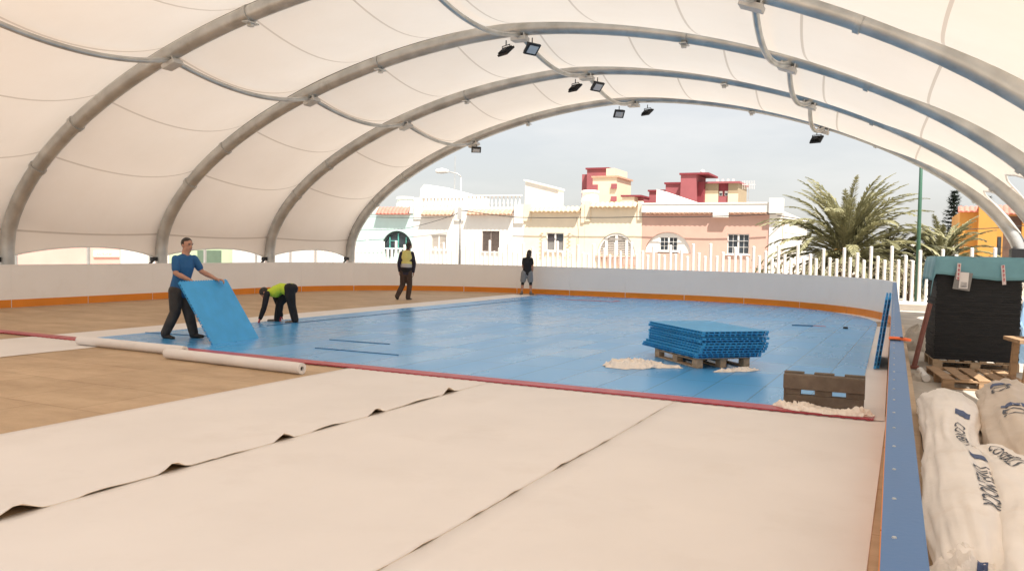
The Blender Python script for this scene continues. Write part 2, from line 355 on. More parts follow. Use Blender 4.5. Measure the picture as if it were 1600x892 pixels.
# ---------------------------------------------------------------- camera, light, world
YAW, PIT, ROL, FPX, EYE = .4292, -.0431, .0195, 1300., 1.62
fw = V((-math.sin(YAW) * math.cos(PIT), math.cos(YAW) * math.cos(PIT), math.sin(PIT)))
r0 = V((math.cos(YAW), math.sin(YAW), 0)); u0 = r0.cross(fw)
rr = r0 * math.cos(ROL) + u0 * math.sin(ROL); uu = -r0 * math.sin(ROL) + u0 * math.cos(ROL)
cam = bpy.data.cameras.new('camera'); co = bpy.data.objects.new('camera', cam); COL.objects.link(co)
cam.sensor_width = 36; cam.lens = 36 * FPX / 1600; cam.clip_end = 3000; cam.clip_start = .05
mw = Matrix((rr, uu, -fw)).transposed().to_4x4(); mw.translation = (0, 0, EYE); co.matrix_world = mw
SC.camera = co
SUN_DIR = V((-.42, .37, -1.0))
sl = bpy.data.lights.new('sun', 'SUN'); sl.energy = 5.0; sl.angle = R(.5); sl.color = (1, .955, .88)
so = bpy.data.objects.new('sun', sl); COL.objects.link(so); so.location = (10, -20, 40)
so.rotation_euler = SUN_DIR.to_track_quat('-Z', 'Y').to_euler()
w = bpy.data.worlds.new('World'); SC.world = w; w.use_nodes = True
nt = w.node_tree; N = nt.nodes; L = nt.links; N.clear()
wo = N.new('ShaderNodeOutputWorld'); bg = N.new('ShaderNodeBackground'); sk = N.new('ShaderNodeTexSky')
sk.sky_type = 'NISHITA'; sk.sun_disc = False; sk.sun_elevation = math.atan2(1, math.hypot(.42, .37)); sk.sun_rotation = math.atan2(.42, -.37)
sk.air_density = 1.0; sk.dust_density = 2.6; sk.ozone_density = 1.2
bg.inputs['Strength'].default_value = .066
tc = N.new('ShaderNodeTexCoord'); mp = N.new('ShaderNodeMapping'); mp.inputs['Scale'].default_value = (1.6, 1.6, 7)
nz = N.new('ShaderNodeTexNoise'); nz.inputs['Scale'].default_value = 2.2; nz.inputs['Detail'].default_value = 7; nz.inputs['Roughness'].default_value = .55
L.new(tc.outputs['Generated'], mp.inputs[0]); L.new(mp.outputs[0], nz.inputs['Vector'])
rp = N.new('ShaderNodeValToRGB'); rp.color_ramp.elements[0].position = .42; rp.color_ramp.elements[1].position = .78; rp.color_ramp.elements[0].color = (.55, .55, .55, 1); rp.color_ramp.elements[1].color = (.75, .75, .75, 1)
L.new(nz.outputs['Fac'], rp.inputs['Fac'])
mx = N.new('ShaderNodeMixRGB'); mx.inputs['Color2'].default_value = (8.5, 8.3, 8.0, 1)
L.new(rp.outputs['Color'], mx.inputs['Fac']); L.new(sk.outputs[0], mx.inputs['Color1']); L.new(mx.outputs[0], bg.inputs['Color']); L.new(bg.outputs[0], wo.inputs[0])
SC.view_settings.view_transform = 'Standard'; SC.view_settings.look = 'None'; SC.view_settings.exposure = .96; SC.view_settings.gamma = 1
SC.view_settings.use_curve_mapping = False
SC.render.engine = 'CYCLES'
cy = SC.cycles; cy.use_denoising = True; cy.max_bounces = 10; cy.diffuse_bounces = 6; cy.glossy_bounces = 4; cy.transmission_bounces = 4; cy.transparent_max_bounces = 6
cy.sample_clamp_indirect = 6.0; cy.use_adaptive_sampling = True; cy.adaptive_threshold = .01

# ---------------------------------------------------------------- the setting
GZ = -.12
def sheet_poly(name, pts, z, material, kind='structure', label=None, cat=None, parent=None):
    mb = MB(); mb.bm.faces.new([mb.bm.verts.new((x, y, z)) for x, y in pts]); o = mb.build(name, material, parent)
    if kind: o['kind'] = kind
    if label: o['label'] = label
    return o
g = MB()
xs = [-900, -300, -120, -60, -36, -20, 0, 6, 20, 60, 300, 900]
for i in range(len(xs) - 1):
    for j in range(len(xs) - 1):
        g.quad((xs[i], xs[j], GZ), (xs[i + 1], xs[j], GZ), (xs[i + 1], xs[j + 1], GZ), (xs[i], xs[j + 1], GZ))
bmesh.ops.remove_doubles(g.bm, verts=g.bm.verts, dist=1e-4)
tag(g.build('ground', 'earth'), 'dusty pale ground around the canopy', None, None, 'structure')
sheet_poly('road', [(-60, 36), (60, 36), (60, 46), (-60, 46)], GZ + .004, 'asphalt', label='asphalt street between the fence and the houses')
p_ = MB(); p_.mm((-60, 46, GZ - .05), (60, 50.2, GZ + .13)); tag(p_.build('pavement', 'paving'), 'pale pavement in front of the terraced houses', None, None, 'structure')
p_ = MB(); p_.mm((-60, 31, GZ - .05), (60, 36, GZ + .12)); tag(p_.build('planting_strip', 'earth'), 'dry planting strip beyond the picket fence', None, None, 'structure')
# rink outline (inner face of the boards)
XL, YB, RC, Y0 = -19., 28., 6.5, -16.
def outline(off=0., step=R(4.5)):
    pts = [V((0 + off, Y0, 0)), V((0 + off, YB - RC, 0))]
    n = 20; r = RC + off
    for i in range(1, n + 1):
        a = math.pi / 2 * i / n; pts.append(V((-RC + r * math.cos(a), YB - RC + r * math.sin(a), 0)))
    for i in range(0, n + 1):
        a = math.pi / 2 + math.pi / 2 * i / n; pts.append(V((XL + RC + r * math.cos(a), YB - RC + r * math.sin(a), 0)))
    pts.append(V((XL - off, Y0, 0)))
    return pts
sl_ = MB(); o_ = outline(.28); sl_.prism([(p.x, p.y, GZ - .1) for p in o_], (0, 0, -GZ + .1)); tag(sl_.build('concrete_slab', 'slab'), 'brown stamped concrete rink slab with joint lines', None, None, 'structure')

# ---- rink boards
HB = 1.03
def resample(pts, step):
    L_ = [0]
    for a, b in zip(pts, pts[1:]): L_.append(L_[-1] + (b - a).length)
    def at(s):
        for i in range(len(pts) - 1):
            if s <= L_[i + 1] or i == len(pts) - 2:
                t = (s - L_[i]) / max(1e-9, L_[i + 1] - L_[i]); return pts[i].lerp(pts[i + 1], t)
    return at, L_[-1]
at_, tot = resample(outline(0), 0)
boards = thing('rink_boards', 'white rink boards with orange kick strip and blue top rail around the floor', 'rink boards', (0, YB, 0))
BO = (0, YB, 0)
def strip(mb, s0, s1, z0, z1, o0, o1, n=None):
    n = n or max(1, int((s1 - s0) / .5)); rows = []
    for i in range(n + 1):
        s = lerp(s0, s1, i / n); p = at_(s); t = (at_(min(tot, s + .05)) - at_(max(0, s - .05))).normalized(); nn = V((t.y, -t.x, 0))  # outward
        rows.append([mb.bm.verts.new(p + nn * o + V((0, 0, z))) for o, z in ((o0, z0), (o0, z1), (o1, z1), (o1, z0))])
    for a, b in zip(rows, rows[1:]):
        for k in range(4): mb.bm.faces.new((a[k], a[(k + 1) % 4], b[(k + 1) % 4], b[k]))
    mb.bm.faces.new(rows[0]); mb.bm.faces.new(list(reversed(rows[-1])))
PW = 2.06; npan = int(tot / PW); PW = tot / npan
for i in range(npan):
    a, b = i * PW + .0012, (i + 1) * PW - .0012
    m1 = MB(BO); strip(m1, a, b, .012, HB - .03, 0.0, .05); m1.build('panel', 'board', boards)
    m1 = MB(BO); strip(m1, a + .012, b - .012, .012, .20, -.014, -.001); m1.build('kick_strip', 'orange', boards)
for i in range(0, npan, 2):
    m1 = MB(BO); strip(m1, i * PW + .002, min(tot, (i + 2) * PW) - .002, HB - .029, HB, -.003, .083); m1.build('top_rail', 'cap' if (i + 1) * PW < 38.5 else 'board', boards)
m1 = MB(BO)
s = 14.5
while s < 40:
    p = at_(s); m1.cyl((p.x + .022, p.y, HB - .002), (p.x + .022, p.y, HB + .003), .006, .0045, 8); s += .31
m1.build('screw', 'steel', boards)

# ---- white underlay sheets (laid slightly askew, about two degrees)
TH = -.035
def F(x, y): # floor frame -> world, origin at the right end of the red line
    c, s = math.cos(TH), math.sin(TH); return V((c * x - s * y, s * x + c * y, 0)) + V((-.1, 9.0, 0))
def sheet(label, x0, x1, y0, y1, z, bumps=(), edge=.004, seed=0, wall=False):
    # bumps: (y, height, half length) lifts along the right edge
    r = random.Random(seed); mb = MB(); ny = int((y1 - y0) / .06); cols = [0, .05, .12, .25, .5, .75, .86, .93, .965, .985, 1.0]
    rows = []
    for j in range(ny + 1):
        y = lerp(y0, y1, j / ny); row = []
        lift = edge * (1 + .9 * NZ.noise(V((y * 1.1, seed, 0))))
        if NZ.noise(V((y * .9, seed + 5, 3))) < .0: lift = .0004
        for (by, bh, bl) in bumps:
            d = (y - by) / bl
            if abs(d) < 1: lift += .74 * bh * (math.cos(d * math.pi) * .5 + .5) ** 1.4
        jit = .012 * NZ.noise(V((y * .7, seed, 9)))
        for c in cols:
            x = lerp(x0, x1, c) + (jit if c > .8 else 0)
            k = max(0, (c - .82) / .18) ** 1.6; kl = max(0, (.12 - c) / .12)
            zz = z + .0009 * (NZ.noise(V((x * 1.2, y * .8, seed))) + 1) + lift * k + .3 * edge * kl * (NZ.noise(V((y, seed, 2))) + .6)
            p = F(x, y)
            if wall: p.x = lerp(p.x, -.012 - .013 * max(0, 9 - p.y), c)
            row.append(mb.bm.verts.new((p.x, p.y, max(zz, z))))
        rows.append(row)
    for a, b in zip(rows, rows[1:]):
        for k in range(len(cols) - 1): mb.bm.faces.new((a[k], a[k + 1], b[k + 1], b[k]))
    o = mb.build('underlay_sheet', 'sheet', None, smooth=True, up=True)
    sd = o.modifiers.new('thick', 'SOLIDIFY'); sd.thickness = .004; sd.offset = -1; sd.material_offset = 1; sd.material_offset_rim = 1
    o.data.materials.append(M['sheet_under'])
    return tag(o, label, 'underlay sheet', 'white underlay sheets rolled out on the slab')
sheet('long white underlay strip running under the far edge of the blue floor', -13.0, -10.95, -14, 17.9, .006, seed=1)
sheet('white underlay sheet beside the bare brown concrete in the foreground', -6.42, -4.315, -14, .02, .0085, seed=2, edge=.007,
      bumps=[(-8.4, .06, .3), (-7.2, .06, .28), (-5.97, .085, .22), (-4.83, .075, .16), (-3.71, .075, .16), (-2.42, .075, .17), (-1.06, .085, .17), (-5.4, .012, .3), (-4.3, .012, .3), (-3.1, .014, .4), (-1.7, .014, .35)])
sheet('broad white underlay sheet in the middle of the foreground', -4.355, -1.995, -14, .03, .0055, seed=3, edge=.004,
      bumps=[(-5.2, .014, .2), (-4.6, .012, .16), (-4.1, .014, .15), (-3.3, .016, .18), (-2.9, .01, .1), (-2.4, .012, .15), (-1.4, .009, .12)])
rs = sheet('white underlay sheet along the foot of the blue railed board', -2.035, -.03, -14, .2, .0025, seed=4, wall=True)
# strips of underlay showing between the blue floor and the boards
m1 = MB(); strip(m1, 0, 1, 0, .01, 0, .1, 1); m1.bm.free()
def inner(s, off):
    p = at_(s); t = (at_(min(tot, s + .05)) - at_(max(0, s - .05))).normalized(); return p - V((t.y, -t.x, 0)) * off
def edge_strip(label, s0, s1, o0, o1, z):
    mb = MB(); n = max(4, int((s1 - s0) / .3)); rows = []
    for i in range(n + 1):
        s = lerp(s0, s1, i / n); a = inner(s, o0); b = inner(s, o1 + .03 * NZ.noise(V((s, 1, 1)))); rows.append((mb.bm.verts.new((a.x, a.y, z)), mb.bm.verts.new((b.x, b.y, z))))
    for a, b in zip(rows, rows[1:]): mb.bm.faces.new((a[0], a[1], b[1], b[0]))
    o = mb.build('underlay_sheet', 'sheet', None, up=True); sd = o.modifiers.new('t', 'SOLIDIFY'); sd.thickness = .004
    return tag(o, label, 'underlay sheet', 'white underlay sheets rolled out on the slab')
edge_strip('narrow white underlay strip between the blue floor and the right board', 24.9, 36.9, .025, .5, .0145)
edge_strip('white underlay offcut under the orange strip by the right corner', 38.4, 41.6, .02, .36, .0155)
edge_strip('thin white underlay offcut along the middle of the back board', 44.2, 52.2, .02, .3, .0155)

# ---- blue sports floor (tiles clipped together) with its red edge line
BT = .024
pts = [F(-.02, .12), ]
ins = [inner(s, .30) for s in [25 + 12.5 * i / 20 for i in range(21)]] + [inner(37.5 + (RC * math.pi / 2) * i / 12, .30 if i < 6 else .14) for i in range(13)] + [inner(s, .13) for s in (49, 51, 53)]
poly = [F(-.02, .12)] + [p for p in ins if p.y > 9.3] + [F(-12.02 + .02, 18.0 + .0)]
poly = [p for p in poly]
poly.append(F(-11.9, 16.5)); poly.append(F(-11.95, .12))
mb = MB(); mb.prism([(p.x, p.y, .006) for p in poly], (0, 0, BT - .006)); fl = mb.build('sports_floor', 'blue')
tag(fl, 'glossy blue sports floor of interlocking plastic tiles, partly laid', None, None, 'structure')
mb = MB(); 
def fquad(mb, x0, x1, y0, y1, z0, z1):
    mb.prism([(F(x0, y0).x, F(x0, y0).y, z0), (F(x1, y0).x, F(x1, y0).y, z0), (F(x1, y1).x, F(x1, y1).y, z0), (F(x0, y1).x, F(x0, y1).y, z0)], (0, 0, z1 - z0))
x = -.02
while x > -15.2:
    d = min(1.15, 15.2 + x); jy = rnd.uniform(-.008, .008) - (.035 if -13 > x else 0)
    fquad(mb, x - d + .002, x, -.13 + jy, .117, .0125, BT + .0015)
    q = x
    while q > x - d + .1:
        fquad(mb, q - .07, q - .03, -.155 + jy, -.128 + jy, .0125, BT - .006); q -= .115
    x -= d
tag(mb.build('red_line', 'red'), 'red tile line edging the blue floor across the rink', None, None, 'structure')
mb = MB(); fquad(mb, -10.5, -8.5, 16.0, 16.18, BT + .0005, BT + .006); fquad(mb, -8.62, -8.45, 16.18, 16.6, BT + .0005, BT + .006); fquad(mb, -1.95, -1.62, 10.9, 11.0, BT + .0005, BT + .006)
tag(mb.build('crease_line', 'red'), 'short red marking on the blue floor near the back board', None, None, 'structure')
def floor_strip(label, a, b, wd=.022, h=.009, z=BT + .001):  # thin dark blue strips, most standing in for tile gaps
    a = V((*a, 0)); b = V((*b, 0)); d = (b - a); n = V((-d.y, d.x, 0)).normalized() * wd / 2
    mb = MB(a + V((0, 0, z))); mb.prism([(a + n).to_tuple()[:2] + (z,), (b + n).to_tuple()[:2] + (z,), (b - n).to_tuple()[:2] + (z,), (a - n).to_tuple()[:2] + (z,)], (0, 0, h))
    o = mb.build('dark_strip', 'bluedark'); o.location = a + V((0, 0, z))
    return tag(o, label, 'edging strip', 'thin dark blue strips on the floor')
floor_strip('dark blue strip on the floor just inside the red line, the longer of two', (-8.165, 10.50), (-6.62, 10.47))
floor_strip('dark blue strip behind the longer strip in the middle of the floor', (-8.69, 11.56), (-7.49, 11.58))
floor_strip('dark blue strip lying behind the feet of the man in the blue shirt', (-12.0, 10.66), (-10.0, 10.9))
floor_strip('thin dark seam strip along the far edge of the blue floor', (-11.2, 12.9), (-10.55, 25.4), .05, .006)
floor_strip('short dark strip on the floor behind the stack of blue tiles', (-2.05, 19.8), (-1.6, 19.9), .03, .02)
mb = MB((-.911, 19.70, BT)); mb.cyl((-.911, 19.7, BT + .001), (-.911, 19.7, BT + .04), .055, .05, 18)
o = mb.build('puck', 'black', None, bevel=.006); o.location = (-.911, 19.7, BT); tag(o, 'small black puck alone on the open blue floor', 'puck')

# ---- rolls of underlay
def roll(label, a, b, r):
    a = V(a); b = V(b); t = thing('underlay_roll', label, 'roll', a)
    mb = MB(a); n = 24; pts = [a.lerp(b, i / n) + V((0, 0, r + .002 * NZ.noise(V((i * .6, 1, 2))))) for i in range(n + 1)]
    seg = 26; rings = []
    for i, p in enumerate(pts):
        d = (b - a).normalized(); u = V((0, 0, 1)); s_ = d.cross(u)
        row = []
        for k in range(seg):
            an = 2 * math.pi * k / seg; q = r * (1 + .03 * NZ.noise(V((i * .25, math.cos(an), math.sin(an)))))
            row.append(mb.bm.verts.new(p + s_ * q * math.cos(an) + u * q * math.sin(an)))
        rings.append(row)
    for i in range(n):
        for k in range(seg): mb.bm.faces.new((rings[i][k], rings[i][(k + 1) % seg], rings[i + 1][(k + 1) % seg], rings[i + 1][k]))
    d = (b - a).normalized()
    for e, (row, c, sg) in enumerate(((rings[0], pts[0], 1), (rings[-1], pts[-1], -1))):
        inn = [mb.bm.verts.new(c + (v.co - c) * .42) for v in row]; deep = [mb.bm.verts.new(v.co + d * sg * .25) for v in inn]
        for k in range(seg):
            k2 = (k + 1) % seg; mb.bm.faces.new((row[k], row[k2], inn[k2], inn[k])); mb.bm.faces.new((inn[k], inn[k2], deep[k2], deep[k]))
        mb.bm.faces.new(deep)
    mb.build('sheet_coil', 'sheet', t, smooth=True, angle=50)
    mb = MB(a)
    for c, sg in ((pts[0], 1), (pts[-1], -1)): mb.cyl(c + d * sg * .03, c + d * sg * .2, r * .40, None, 16)
    mb.build('core', 'black', t)
    return t
roll('white underlay roll lying nearer the red line, half behind another roll', (-11.5, 8.95, .01), (-9.2, 8.86, .01), .068)
roll('white underlay roll with dark hollow end in front of the other roll', (-9.22, 8.56, .006), (-6.70, 8.36, .006), .072)

# ---------------------------------------------------------------- the canopy
CX, W_, H_, PP, QQ, Z0, S0, D_ = -8.271, 11.6287, 5.3843, 1.1601, 1.1679, 1.4841, 13.4896, 4.767
def prof_t(t):
    c, s = math.cos(t), math.sin(t)
    return V((CX - W_ * math.copysign(abs(c) ** PP, c), 0, Z0 + H_ * abs(s) ** QQ))
NPR = 400
RAW = [V((CX - W_, 0, GZ))] + [prof_t(math.pi * i / NPR) for i in range(NPR + 1)] + [V((CX + W_, 0, GZ))]
RL = [0]
for a, b in zip(RAW, RAW[1:]): RL.append(RL[-1] + (b - a).length)
PT = RL[-1]
import bisect
def prof(s):
    s = min(max(s, 0), PT); i = min(max(bisect.bisect_left(RL, s) - 1, 0), len(RAW) - 2); return RAW[i].lerp(RAW[i + 1], (s - RL[i]) / max(1e-9, RL[i + 1] - RL[i]))
def pnorm(s):
    t = (prof(s + .25) - prof(s - .25)).normalized(); return V((-t.z, 0, t.x))  # outward
def s_of_t(t): return RL[1 + int(round(t / math.pi * NPR))]
TJ = .9482
SJ = [s_of_t(TJ), s_of_t(math.pi / 2), s_of_t(math.pi - TJ)]
K0, K1 = -3, 3
tent = thing('tensile_canopy', 'white membrane canopy on arched galvanised steel tubes over the rink', 'canopy', (CX, S0, GZ))
TO = (CX, S0, GZ)
def ay(k): return S0 + D_ * k
ZR = 1.75   # right-hand arches stand on tall pedestals
s_right = PT
for i in range(len(RAW) - 1, 0, -1):
    if RAW[i].z >= ZR: s_right = RL[i]; break
for k in range(K0, K1 + 1):
    mb = MB(TO); n = 72
    pts = [prof(lerp(0, s_right, i / n)) + V((0, ay(k), 0)) for i in range(n + 1)]
    mb.tube(pts, .172, 16, side=(0, 1, 0)); a = mb.build('arch', 'steel', tent, smooth=True, angle=40)
    mb = MB(TO); pr = [prof(lerp(.9, s_right - .3, i / n)) + pnorm(lerp(.9, s_right - .3, i / n)) * .188 + V((0, ay(k), 0)) for i in range(n + 1)]
    mb.tube(pr, .028, 6, side=(0, 1, 0)); mb.build('keder_rail', 'rail', a)
    for tt in (.42, .62, 1.16, 1.98, 2.35, 2.72):
        s = s_of_t(tt); c = prof(s) + V((0, ay(k), 0)); d = (prof(s + .1) - prof(s - .1)).normalized(); nn = pnorm(s)
        mb = MB(TO); mb.cyl(c - d * .045, c + d * .045, .202, None, 18)
        if tt in (1.16, 1.98):
            mb.box(c - nn * .22, (.1, .1, .1)); mb.box(c - nn * .19 , (.16, .34, .03))
        mb.build('collar', 'steel', a, smooth=True, angle=40)
    # left foot clamp, right pedestal
    mb = MB(TO); c = prof(1.15) + V((0, ay(k), 0)); mb.box(c + V((-.02, -.26, .1)), (.1, .2, .12)); mb.tube([c + V((0, -.2, .12)), c + V((0, -.42, -.03)), c + V((0, -.5, -.1))], .035, 8)
    mb.build('edge_clamp', 'black', a)
    mb = MB(TO); mb.box((CX + W_, ay(k), ZR + .02), (.62, .62, .3)); mb.build('base_plate', 'black', a)
    mb = MB(TO); mb.mm((CX + W_ - .2, ay(k) - .2, GZ), (CX + W_ + .2, ay(k) + .2, ZR - .13)); mb.build('pedestal', 'paving', a)
# purlins and joint plates
for j, s in enumerate(SJ):
    nn = pnorm(s); base = prof(s); dd = (prof(s + .1) - prof(s - .1)).normalized()
    for k in range(K0, K1):
        n = 20; pts = []
        for i in range(n + 1):
            v = i / n; pts.append(base + nn * (-.13 - .36 * 4 * v * (1 - v)) + V((0, lerp(ay(k), ay(k + 1), v), 0)))
        mb = MB(TO); mb.tube(pts, .058, 10); mb.build('purlin', 'steel', tent, smooth=True, angle=50)
    for k in range(K0, K1 + 1):
        c = base + V((0, ay(k), 0)) - nn * .25
        rot = Matrix((dd, V((0, 1, 0)), nn)).transposed()
        mb = MB(TO); mb.box(c, (.38, .28, .10), rot); mb.box(c + nn * .11 + dd * .14, (.03, .24, .16), rot); mb.box(c + nn * .11 - dd * .14, (.03, .24, .16), rot)
        mb.build('joint_plate', 'steel_light', tent, bevel=.008)
# membrane bays
NSEAM = 13.5
for k in range(K0, K1):
    nu, nv = 110, 16
    bm = bmesh.new(); uvl = bm.loops.layers.uv.new('UVMap'); grid = []
    for j in range(nv + 1):
        v = j / nv; q = 4 * v * (1 - v); row = []
        zl = 1.16 + .31 * q ** .9; zr = 2.25 + (1.15 if k >= 1 else 1.0) * q ** .9
        sl0 = zl - GZ if zl < Z0 else None
        if sl0 is None:
            sl0 = next(RL[i] for i in range(1, len(RAW)) if RAW[i].z >= zl)
        sr0 = next(RL[i] for i in range(len(RAW) - 1, 0, -1) if RAW[i].z >= zr)
        for i in range(nu + 1):
            s = lerp(sl0, sr0, i / nu); e = min(1, min(s - sl0, sr0 - s) / 3.0)
            off = .205 - (.22 + .30 * e) * q
            # fan creases near the feet of each arch
            ed = min(v, 1 - v); h = s if s < PT / 2 else PT - s
            cr = math.exp(-((h - 3.1) / .9) ** 2) * max(0, 1 - ed / .28) * min(1, ed / .05)
            off += .030 * cr * math.sin(h * 17 + ed * 16)
            off += .012 * NZ.noise(V((s * .5, v * 3, k * 7.3)))
            p = prof(s) + pnorm(s) * off + V((0, lerp(ay(k), ay(k + 1), v), 0)) - V(TO)
            row.append((bm.verts.new(p), s / PT * NSEAM + .14))
        grid.append(row)
    for j in range(nv):
        for i in range(nu):
            cs = (grid[j][i], grid[j][i + 1], grid[j + 1][i + 1], grid[j + 1][i])
            f = bm.faces.new([c[0] for c in cs])
            for lp, c in zip(f.loops, cs): lp[uvl].uv = (c[1], 0)
    me = bpy.data.meshes.new('membrane'); bm.to_mesh(me); bm.free(); me.materials.append(M['membrane'])
    for p in me.polygons: p.use_smooth = True
    o = bpy.data.objects.new('membrane', me); COL.objects.link(o); o.parent = tent
    # hem rope along the lower edges
    for ii in (0, nu):
        mb = MB(); mb.tube([grid_p for grid_p in [V(me.vertices[j * (nu + 1) + ii].co) for j in range(nv + 1)]], .022, 6); mb.build('hem', 'white_paint', o)
# ---- floodlights
def floodlight(label, loc, rz, tilt, hang=.2):
    t = thing('floodlight', label, 'floodlight', loc, rz, 'black floodlights hanging from the canopy arches')
    mb = MB(); mb.tube([(0, 0, .0), (0, 0, -hang * .6)], .014, 6); mb.tube([(-.15, 0, -hang - .05), (-.15, 0, -hang * .6), (.15, 0, -hang * .6), (.15, 0, -hang - .05)], .012, 6); mb.build('bracket', 'black', t)
    rot = Matrix.Rotation(tilt, 3, 'X'); c = V((0, 0, -hang - .06))
    mb = MB(); mb.box(c, (.36, .30, .05), rot)
    for i in range(7): mb.box(c + rot @ V((-.15 + .05 * i, 0, .04)), (.012, .24, .05), rot)
    mb.box(c + rot @ V((0, 0, .05)), (.16, .12, .05), rot)
    hb = mb.build('housing', 'black', t)
    mb = MB(); mb.box(c + rot @ V((0, 0, -.029)), (.26, .2, .01), rot); mb.build('lens', 'lens', hb)
    return t
ap = prof(SJ[1]); lj = prof(SJ[0]); rj = prof(SJ[2])
names = ['nearest', 'middle', 'far']
for k, nm in ((1, 'first arch in full view'), (2, 'second full arch, behind the first pair'), (3, 'end arch against the sky')):
    dx = .34 if k < 3 else .5
    floodlight('black floodlight left of the top joint of the %s' % nm, (ap.x - dx, ay(k) - .05, ap.z - .26), -.5 if k < 3 else .6, .75 if k < 3 else -.8, .2)
    floodlight('black floodlight right of the top joint of the %s' % nm, (ap.x + dx, ay(k) - .05, ap.z - .26), 1.1 if k < 3 else -.5, -.8 if k < 3 else .7, .2)
floodlight('single black floodlight on the left shoulder of the end arch', (lj.x + .2, ay(3) - .05, lj.z - .24), .5, -.5, .12)
floodlight('single black floodlight on the right shoulder of the end arch', (rj.x - .25, ay(3) - .05, rj.z - .22), -.4, .8, .2)
# ---------------------------------------------------------------- things on the floor
def pallet(label, loc, rz, Lx=1.2, Wy=.8, deck='wood', nd=7, wd=.1, group=None, dark=None):
    t = thing('wooden_pallet', label, 'pallet', loc, rz, group)
    for i in range(nd):
        x = lerp(-Lx / 2 + wd / 2, Lx / 2 - wd / 2, i / (nd - 1)) + rnd.uniform(-.005, .005)
        mb = MB(); mb.box((x, 0, .133), (wd, Wy, .02)); mb.build('deck_board', deck, t, bevel=.003)
    for y in (-1, 0, 1):
        mb = MB(); mb.box((0, y * (Wy / 2 - .05), .111), (Lx, .095, .02)); mb.build('cross_board', deck, t, bevel=.003)
        mb = MB(); mb.box((0, y * (Wy / 2 - .05), .011), (Lx, .095, .02)); mb.build('bottom_board', deck, t, bevel=.003)
        for x in (-1, 0, 1):
            mb = MB(); mb.box((x * (Lx / 2 - .07), y * (Wy / 2 - .05), .061), (.14, .095, .078)); mb.build('block', deck, t, bevel=.003)
    return t
# stack of blue tiles on its pallet
SA = math.atan2(11.46 - 12.73, -2.31 + 3.42)   # long side, from the left corner to the front corner
TLn, TWd, TTh = 1.66, 1.03, .0365
sc_ = V((-2.51, 12.36, 0))
pallet('wooden pallet under the stack of blue tiles on the blue floor', (sc_.x - .03, sc_.y - .09, BT + .001), SA, 1.3, .84, 'wood_pale', 6)
def blue_tile(label, loc, rz, Lx=TLn, Wy=TWd, group=None, teeth=False):
    t = thing('sports_tile', label, 'sports tile', loc, rz, group)
    mb = MB(); mb.box((0, 0, TTh - .004), (Lx, Wy, .008))
    if teeth:
        n = int(Wy / .06)
        for i in range(n): mb.box((Lx / 2 + .006, -Wy / 2 + (i + .5) * Wy / n, TTh - .005), (.014, .03, .012)); 
        n = int(Lx / .06)
        for i in range(n): mb.box((-Lx / 2 + (i + .5) * Lx / n, -Wy / 2 - .006, TTh - .005), (.03, .014, .012))
    mb.build('top_plate', 'bluetile', t)
    mb = MB(); mb.box((0, 0, .0145), (Lx - .075, Wy - .075, .026)); mb.build('core', 'bluedark', t)  # core coloured darker to paint shade into the gaps between ribs
    mb = MB()
    n = int(Lx / .085)
    for i in range(n + 1):
        x = lerp(-Lx / 2 + .005, Lx / 2 - .005, i / n)
        for sg in (-1, 1): mb.box((x, sg * (Wy / 2 - .02), .0142), (.012, .036, .026))
    n = int(Wy / .085)
    for i in range(n + 1):
        y = lerp(-Wy / 2 + .005, Wy / 2 - .005, i / n)
        for sg in (-1, 1): mb.box((sg * (Lx / 2 - .02), y, .0142), (.036, .012, .026))
    for sg in (-1, 1):
        mb.box((0, sg * (Wy / 2 - .006), .004), (Lx - .01, .01, .006)); mb.box((sg * (Lx / 2 - .006), 0, .004), (.01, Wy - .01, .006))
    mb.build('rib', 'bluetile', t)
    return t
proto = None
ords = ['tenth', 'ninth', 'eighth', 'seventh', 'sixth', 'fifth', 'fourth', 'third', 'second']
offs = [(-.10, -.03, .02), (-.03, -.06, .0), (-.01, -.02, .01), (.0, .01, -.012), (.03, .0, .0), (.01, .02, .008), (.0, .0, -.02), (.03, .02, .0), (.02, .0, .006), (.03, .01, .0)]
z = BT + .145
cs, sn = math.cos(SA), math.sin(SA)
for i in range(10):
    if i == 0: lab = 'blue tile at the bottom of the stack, resting on the pallet'
    elif i == 9: lab = 'blue tile on top of the stack, its glossy upper face showing'
    else: lab = '%s blue tile from the top of the stack on the pallet' % ords[i]
    dx, dy, dr = offs[i]
    loc = (sc_.x + cs * dx - sn * dy, sc_.y + sn * dx + cs * dy, z)
    if proto is None: proto = o = blue_tile(lab, loc, SA + dr, group='blue tiles stacked on the pallet')
    else:
        o = copy_tree(proto); o.location = loc; o.rotation_euler = (0, 0, SA + dr); o['label'] = lab
    z += TTh + .0008 + (.012 if i == 7 else 0)
# two tiles leaning on the right board
for lab, y, xb in (('blue tile leaning on the right board, its edge nearer the open floor', 13.72, -.168), ('blue tile leaning on the right board, tucked behind the other leaning tile', 13.80, -.126)):
    o = copy_tree(proto); o['label'] = lab; o['group'] = 'blue tiles leaning on the right board'
    o.location = (xb + .06, y, BT + .53); o.rotation_euler = (R(90) - .105, 0, R(90))
    o.rotation_mode = 'XYZ'
    # long side along the board, top edge against it
    m_ = Matrix.Rotation(R(90), 4, 'Z') @ Matrix.Rotation(R(90) + .12, 4, 'X'); o.rotation_euler = m_.to_euler(); o.location = (xb + .02, y, BT + .515)

